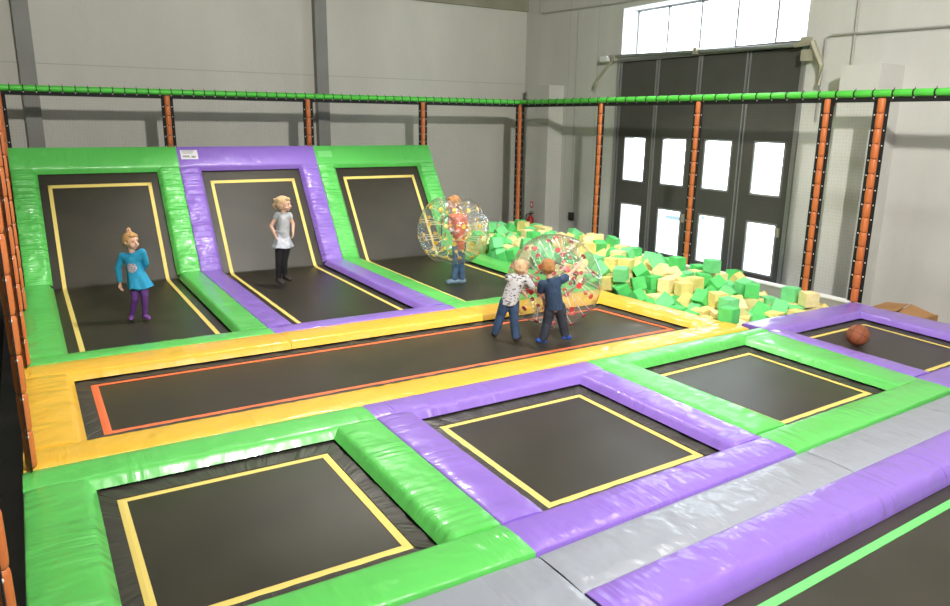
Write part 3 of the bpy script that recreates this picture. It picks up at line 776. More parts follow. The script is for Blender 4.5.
# purple beam pads and the trampoline in the bottom right corner
nt_ = thing('front_trampoline', (3.2, -3.9, -.19), 'partly visible trampoline at bottom right with purple pads and a green line', 'trampoline')
for k, (xa, xb) in enumerate(((.004, 3.00), (3.004, 5.2), (5.204, 6.98))):
    pad(nt_, M['purple'], (xa, sy(xa, -2.815)), (xb, sy(xb, -2.815)), (xb, sy(xb, -3.15)), (xa, sy(xa, -3.15)), bevel=True, seed=50 + k, wr=1.3, th=.13)
bed = slab([(.05, -3.05), (6.95, sy(6.95, -3.05)), (6.95, -4.8), (.05, -4.8)], -.145, -.135).build('jump_bed', M['bed'], nt_)
b = MB(); b.add([Vector(p) for p in [(.05, sy(.05, -3.245), -.131), (6.9, sy(6.9, -3.245), -.131), (6.9, sy(6.9, -3.30), -.131), (.05, sy(.05, -3.30), -.131),
                 (.05, sy(.05, -3.245), -.136), (6.9, sy(6.9, -3.245), -.136), (6.9, sy(6.9, -3.30), -.136), (.05, sy(.05, -3.30), -.136)]], [(0, 1, 2, 3), (7, 6, 5, 4), (0, 1, 5, 4), (2, 3, 7, 6), (1, 2, 6, 5), (3, 0, 4, 7)])
b.build('border_line', M['line_green'], bed)
b = MB(); b.box(.02, 6.97, -4.88, -4.8, -.19, -.10); b.box(.02, 6.97, -2.95, -2.85, -.19, -.14); b.build('steel_frame', M['steel_dark'], nt_)

# ------------------------------------------------------------------ foam pit
pit = thing('pit_wall', (6.96, 4.0, FLZ), 'grey board edge around the far side of the foam pit', 'pit edge')
b = MB(); b.box(6.94, 7.06, .22, 8.08, FLZ, -.02); b.box(4.53, 6.94, 7.95, 8.08, FLZ, -.02); b.build('board', M['pitwall'], pit)
b = MB(); b.box(6.93, 7.08, .22, 8.09, -.02, .0); b.box(4.53, 6.93, 7.94, 8.09, -.02, .0); b.build('capping', M['white'], pit)
CUBES = [(4.801,7.124,-0.326,-0,0,-0.21),(5.917,1.091,-0.288,0.87,0,-0.23),(4.873,1.758,-0.169,-0.77,0.16,0.15),(4.704,3.617,-0.138,0,-0,-0.32),(4.655,4.489,-0.138,0,-1.57,0),(4.666,4.81,-0.146,-0.1,2,1.6),(4.677,5.363,-0.138,-0,-0,-1.49),(4.702,5.578,-0.139,0.22,-0,-0.02),(5.006,0.411,-0.145,-1.88,-0.13,1.57),(5.045,1.019,-0.138,-0.36,1.57,0),(5.221,1.228,-0.163,0.68,0.13,1.49),(5.107,1.874,-0.138,1.57,0,-0.18),(5.078,2.182,-0.141,-0.01,-0.32,-1.34),(4.947,2.471,-0.142,-0.13,-0.19,0.24),(4.959,2.733,-0.138,0.28,-1.57,0),(5.024,4.579,-0.138,0.06,1.57,0),(4.876,4.8,-0.134,-1.57,0.05,0.18),(5.524,0.461,-0.157,-0.01,0.43,0.2),(5.168,0.81,-0.138,-1.01,-1.57,0.47),(5.263,1.015,-0.138,0,-0,0.08),(5.162,1.512,-0.188,0.65,0.27,0.7),(5.304,1.862,-0.138,0,0,-0.08),(5.308,2.17,-0.139,-0.07,-0.01,-0.07),(5.186,2.441,-0.138,-0,0,0.49),(5.57,0.676,-0.196,0.03,0.69,-0.04),(5.387,1.66,-0.138,-1.15,-1.56,1.43),(5.516,1.873,-0.138,-0,0,0.02),(5.545,2.104,-0.138,0,0,-0.57),(5.708,1.858,-0.138,0,0,0.02),(6.1,0.364,-0.138,0,-0,1.57),(5.958,0.569,-0.199,-1.13,-0.89,-0),(5.945,0.861,-0.202,0.88,-0.71,-0.12),(5.921,1.187,-0.121,-0.08,-0.87,1.34),(5.921,1.885,-0.138,0,-0,0.1),(6.265,0.814,-0.193,0.86,0.26,-0.55),(6.208,1.315,-0.177,-0.47,0.25,-1.14),(6.136,1.925,-0.138,-0,-0,-0.25),(6.27,0.514,-0.138,-1.57,0,0.75),(6.435,0.646,-0.138,0,0,-0.83),(6.18,1.091,-0.138,0.04,-1.57,0),(6.403,1.446,-0.138,0,-3.14,-1.21),(6.489,0.396,-0.138,1.57,0,-1.15),(6.408,1.034,-0.138,-0,-0,-0.33),(6.478,1.247,-0.138,-0,0,0.68),(4.813,0.377,0.05,0,0,0.15),(4.879,1.234,-0.138,1.57,0,0.13),(4.904,1.459,-0.067,0.63,0.43,0.43),(4.866,1.969,-0.082,-1.38,0.81,-1.27),(4.853,2.249,-0.027,0.12,-0.55,-0.39),(4.803,2.491,0.032,-0.14,-0.02,0.3),(4.656,2.705,0.022,-1.59,-0.49,1.6),(4.68,3.409,-0.138,1.57,0,1.24),(4.66,3.642,0.05,0.06,1.57,0),(4.654,3.873,0.05,-1.57,0,-0),(4.692,4.37,0.048,-0.89,-1.15,-1.57),(4.668,4.943,0.001,-0.43,0.07,0.15),(4.694,5.18,0.019,0.05,2,1.53),(4.768,5.394,0.05,1.78,1.58,0.09),(4.665,5.736,0.016,0.01,0.88,1.57),(4.67,6.002,0.05,-0.09,0.02,0.19),(4.654,6.225,0.015,-1.84,0,-0),(4.71,6.441,0.05,-0.11,-0.02,0.1),(4.787,7.054,-0.138,1.57,-0,-0.85),(4.795,0.694,-0.138,1.57,-0,1.56),(4.812,0.975,-0.148,0.22,0.08,-1.57),(5.291,1.206,0.024,0,0.69,0.08),(5.069,1.634,-0.069,0.29,-0.63,2.13),(5.112,2.217,0.048,0.23,-2.91,0.98),(4.982,2.545,0.055,-0.13,-0.02,0.3),(5.041,2.787,0.05,-1.57,-0,-1.72),(4.954,2.989,0.05,0,0,-0.03),(4.905,3.436,-0.138,-0,0,0.14),(4.987,3.623,0.05,0.02,-1.57,0),(4.806,4.062,0.05,0,0,-0.09),(4.913,4.331,-0.175,-1.65,-0.47,1.48),(4.966,4.801,0.05,-0.73,-1.52,0.18),(4.879,5.099,0.05,1.57,-0,1.44),(4.952,5.345,0.05,-0,0,-0.11),(4.887,5.742,0.05,0.52,1.57,0.81),(4.917,6.582,0.05,0,0,-0.89),(5.247,0.526,-0.138,-1.02,-1.57,0),(5.009,0.63,-0.073,1.01,0.63,1.14),(5.334,0.991,0.05,-0.02,-1.57,-0.31),(5.275,1.458,-0.048,2.25,0.17,0.83),(5.378,1.935,0.05,-0,0,0.2),(5.346,2.158,0.051,1.24,-1.65,-1.46),(5.207,2.59,0.05,0.99,1.57,0.58),(5.607,0.88,-0.086,-0.43,1.02,0.58),(5.626,1.4,-0.014,-0.69,-0.27,0.32),(5.414,1.651,0.05,0.1,1.58,1.43),(5.577,1.811,0.05,-0,0,-0.37),(5.573,2.023,0.05,0,0,-0.07),(5.515,2.428,0.05,0,-0,0.28),(5.461,4.609,0.05,0,-0,-0.47),(5.522,6.331,0.05,0,0,-0.22),(5.442,6.545,0.05,-0,-0,1.35),(5.488,6.733,0.05,0,-0,-0.28),(5.253,7.747,0.043,0.47,0.08,-1.97),(5.751,0.44,-0.138,-0.57,1.57,-0.36),(5.401,0.721,-0.094,2.45,0.08,-1.84),(5.84,0.717,-0.105,0.47,0.46,0.82),(5.843,1.442,-0.138,-0.28,1.57,0),(5.622,1.599,-0.138,-1.28,-1.57,1.27),(5.811,1.821,0.05,-1.57,-0,1.54),(5.78,2.052,0.001,1.39,-0.77,1.71),(5.972,4.163,0.188,-0.98,0.25,-0.33),(5.712,4.463,-0.041,0.06,0.84,-0.07),(5.688,4.697,0.05,0,0,0.13),(5.582,5.018,0.042,0.31,-0.29,-0.17),(5.727,5.795,0.05,-1.78,1.57,0),(5.753,6.338,0.05,0.01,0,0.26),(5.855,6.561,0.05,0.01,1.57,0),(5.597,7.398,-0.024,2.3,-0.82,-0.65),(5.619,7.818,0.047,2.92,0.16,-0),(6.133,0.668,-0.088,0.51,-0.94,0.33),(6.057,1.452,-0.043,1.25,-0.95,-0.89),(6.046,1.63,0.046,0.9,2.77,-0.05),(6.094,1.93,0.056,1.51,-0,-2.15),(5.983,2.159,0.05,0.05,-1.57,0),(5.871,3.101,0.077,-0,-0.39,0.03),(5.895,4.792,0.026,-0.24,-0.35,0.17),(5.826,5.009,0.05,0,-0,0.38),(6.056,6.57,0.05,-0,0,-0.14),(6.459,0.739,0.05,0,0,0.16),(6.325,1.649,-0.052,-0.81,0.51,0.8),(6.367,1.876,0.05,-0.34,-1.57,0),(6.219,2.182,0.048,0,0.09,0.1),(6.024,2.388,0.05,0.02,-1.57,-1.57),(6.022,5.137,0.039,-0.31,0.5,0.35),(6.192,6.752,0.05,1.57,0,-0.14),(6.413,0.436,0.05,-0.4,-1.57,0),(6.176,1.135,0.05,-1.57,0,-2.47),(6.753,1.366,-0.212,0.7,2.48,-0.81),(6.599,1.724,0.025,0.69,-0.13,0.17),(6.352,2.593,-0.011,-1.15,0.49,0.05),(6.267,3.516,-0.005,-0.46,2.44,-0.08),(6.264,5.144,-0.014,-0.69,0.03,0.08),(6.782,0.403,-0.194,0.98,0.39,-1.67),(6.801,0.645,-0.151,1.32,1.9,-0.24),(5.215,0.719,0.05,-0.41,-1.57,0.34),(6.294,1.365,0.044,0.21,0.09,-1.59),(6.805,1.961,0.033,-0.21,0.25,-0.05),(6.57,2.455,0.05,-0,0,-1.85),(6.479,3.636,-0.016,-3.09,-0.34,-1.18),(6.115,4.023,0.054,0.71,0.61,3.09),(6.533,4.619,0.05,0,0,-1.42),(6.795,4.683,-0.074,-0.76,2.14,-0.68),(6.787,5.534,0.065,-0.72,0.69,-0.51),(6.353,7.255,0.05,-1.57,0,-0.75),(4.835,2.695,0.182,-0.55,0.63,-1.26),(4.69,2.959,0.05,-0.42,-1.57,0),(4.804,3.211,-0,0.85,-0.77,-0.34),(4.815,3.832,0.211,-1.38,0.61,0.32),(4.71,4.037,0.238,0,0,0.17),(4.691,4.255,0.202,0.19,-1.15,-1.57),(4.72,4.765,0.098,0.72,-1.27,2.69),(4.667,5.232,0.202,0.09,1.14,-1.61),(4.664,5.609,0.154,-0.88,-0.08,0.09),(4.674,5.839,0.222,0.4,0.08,0.05),(4.835,6.072,0.189,0.91,0.42,1.51),(4.853,6.246,0.117,-1.11,2.7,0.15),(4.687,6.568,0.234,-1.63,-0.01,1.21),(5.038,6.932,0.192,-0.22,0.51,-1.41),(4.841,2.287,0.196,0.1,-1.71,0.49),(5.062,2.728,0.238,-0,0,0.35),(4.959,2.94,0.238,0.92,1.57,-0.43),(4.943,3.187,0.127,0.43,-0.77,-0.34),(4.754,3.449,0.05,0,0,-1.5),(5.006,3.823,0.138,-0.66,0.38,-1.53),(4.924,4.304,0.047,1.48,1.5,-0.14),(4.844,4.569,0.011,0.31,0.53,-2.64),(4.917,5.561,0.184,-2.27,0.3,0.04),(5.106,5.553,0.102,0.57,0.47,0.15),(5.12,6.185,0.05,-0,-0,-1.18),(5.085,6.804,0.034,0.47,0.33,0.35),(5.194,2.572,0.238,0,0,-1.23),(5.255,2.788,0.238,-0,0,0.19),(5.019,3.424,0.05,-0,0,0.12),(5.213,3.931,0.073,1.28,-0,1.9),(5.183,4.679,0.217,-1.69,-0.34,-0.31),(4.985,4.766,0.238,-0.04,-0.02,-1.92),(5.056,4.976,0.174,0.12,-0.53,-0.53),(5.186,5.254,0.142,0.91,-0.15,0.42),(5.325,5.699,0.119,1.04,0.03,1.18),(5.196,6.609,0.051,1.53,0.03,0.37),(5.464,7.035,0.056,-1.57,0.08,0.92),(5.315,2.37,0.156,0.63,-0.6,-0.63),(5.435,2.602,0.156,0.43,0.31,-1.29),(5.475,2.849,0.138,0.6,-0.45,-0.01),(5.375,3.036,0.163,0.48,-0.08,0.19),(5.335,3.392,0.117,-1.12,-0.59,0.59),(5.423,3.887,0.158,0.98,0.84,0.93),(5.341,4.156,0.049,0.05,0.1,0.68),(5.494,4.818,0.05,0,0,-1.75),(5.714,5.17,0.22,-0.58,0.18,0.13),(5.562,5.386,0.238,-0.02,1.57,0),(5.611,5.637,0.238,0.22,1.57,0),(5.548,6.097,0.11,0.76,-0.26,-1.8),(5.617,6.525,0.192,0.28,2.52,-0.22),(5.58,6.782,0.238,-0,0,0.87),(5.729,7.16,0.03,1.06,0.62,2.84),(5.578,2.228,0.163,0.76,0.17,0.09),(5.76,2.861,0.082,1.28,0.48,1.03),(5.556,3.147,0.239,-0.01,1.59,-1.22),(5.435,3.695,0.109,-0.34,0.58,-1.48),(5.657,3.962,0.238,-1.57,-0,-0.37),(6.004,4.358,0.245,-0.59,0.23,2.49),(5.823,4.485,0.168,-0.83,-0.26,1.11),(5.667,4.775,0.238,-1.57,-0,-0.84),(5.79,5.417,0.215,-1.12,1.94,-1.02),(5.849,5.888,0.238,1.13,-1.57,0),(6.167,6.569,0.238,0,0,0.4),(5.967,7.178,0.108,-0.96,-1.31,-0.79),(5.725,7.347,0.109,2.09,0.56,0.18),(5.716,7.62,0.099,1.58,-0.44,-1.47),(5.784,2.218,0.102,-0.04,2.34,-1.49),(5.688,2.635,0.141,0.27,-2.14,1.88),(5.77,3.19,0.241,-0.14,-0.36,0.42),(5.685,3.411,0.206,-0.47,-0.65,-1.82),(5.662,3.639,0.141,-0.67,-0.42,-0.21),(5.84,3.914,0.256,0.22,-0,-0.37),(6.217,4.332,0.037,1.38,-0.42,-1.34),(6.133,4.594,0.245,-0.1,0.02,0.24),(6.072,5.267,0.176,-0.69,-0.99,0.94),(6.073,5.523,0.161,0.59,-0.71,0.27),(6.121,5.774,0.238,-0,0,0.05),(6.122,5.975,0.238,-0,-0,0.15),(5.895,6.16,-0.003,-0.25,-0.9,0.35),(6,6.781,0.161,-0.23,-0.99,0.13),(5.989,7.541,0.081,-1.99,0.42,0.1),(6.225,7.637,0.068,-0.15,0.01,0),(5.987,2.341,0.238,-0,0,-0.01),(6.028,2.891,0.112,-1.69,-0.37,-1.74),(6.12,3.223,0.019,-0.61,0.49,1.22),(5.975,3.527,0.238,-0,0,0.27),(6.546,4.193,0.05,3.14,-0,-0.24),(6.394,4.594,0.238,-0.01,-0.03,0.88),(6.15,4.822,0.205,0.66,-2.24,-0.69),(6.249,5.007,0.118,0.76,0.5,-0.37),(6.291,5.345,0.093,-0.1,-0.6,-0.92),(6.517,5.546,0.086,2.14,0.86,1.13),(6.65,5.979,0.042,0.04,-0.44,-0.15),(6.224,6.21,0.238,-0,-0,0.42),(6.262,6.812,0.238,-0,-0,-0.2),(6.177,7.133,0.084,0.26,-0.07,1.03),(6.202,7.401,0.101,-0.67,0.35,-0.75),(6.463,7.484,0.061,-0.52,-0.38,0.22),(6.293,1.954,0.239,-1.56,-0,1.35),(6.057,2.585,0.157,-1.85,-1,-1.23),(6.43,3.34,0.1,-0.13,2.07,0.39),(6.59,3.492,0.049,-0.35,0.3,0.29),(6.807,4.096,0.05,-1.57,-0,2.94),(6.812,4.687,0.154,0.27,0.16,0.04),(6.815,5.336,0.111,-1.6,1.01,-1.57),(6.791,5.78,0.147,-1.76,0.53,-0.1),(6.789,6.474,0.004,-1.68,1.18,-1.64),(6.721,6.944,0.089,0.75,3.14,0.77),(6.759,7.807,0.05,-1.57,0,-0.39),(5.657,2.407,0.272,1.14,-0.58,-0.86),(6.653,2.729,-0.138,1.54,-1.57,0),(6.639,3.215,0.007,-0.64,-3.05,-0.52)]
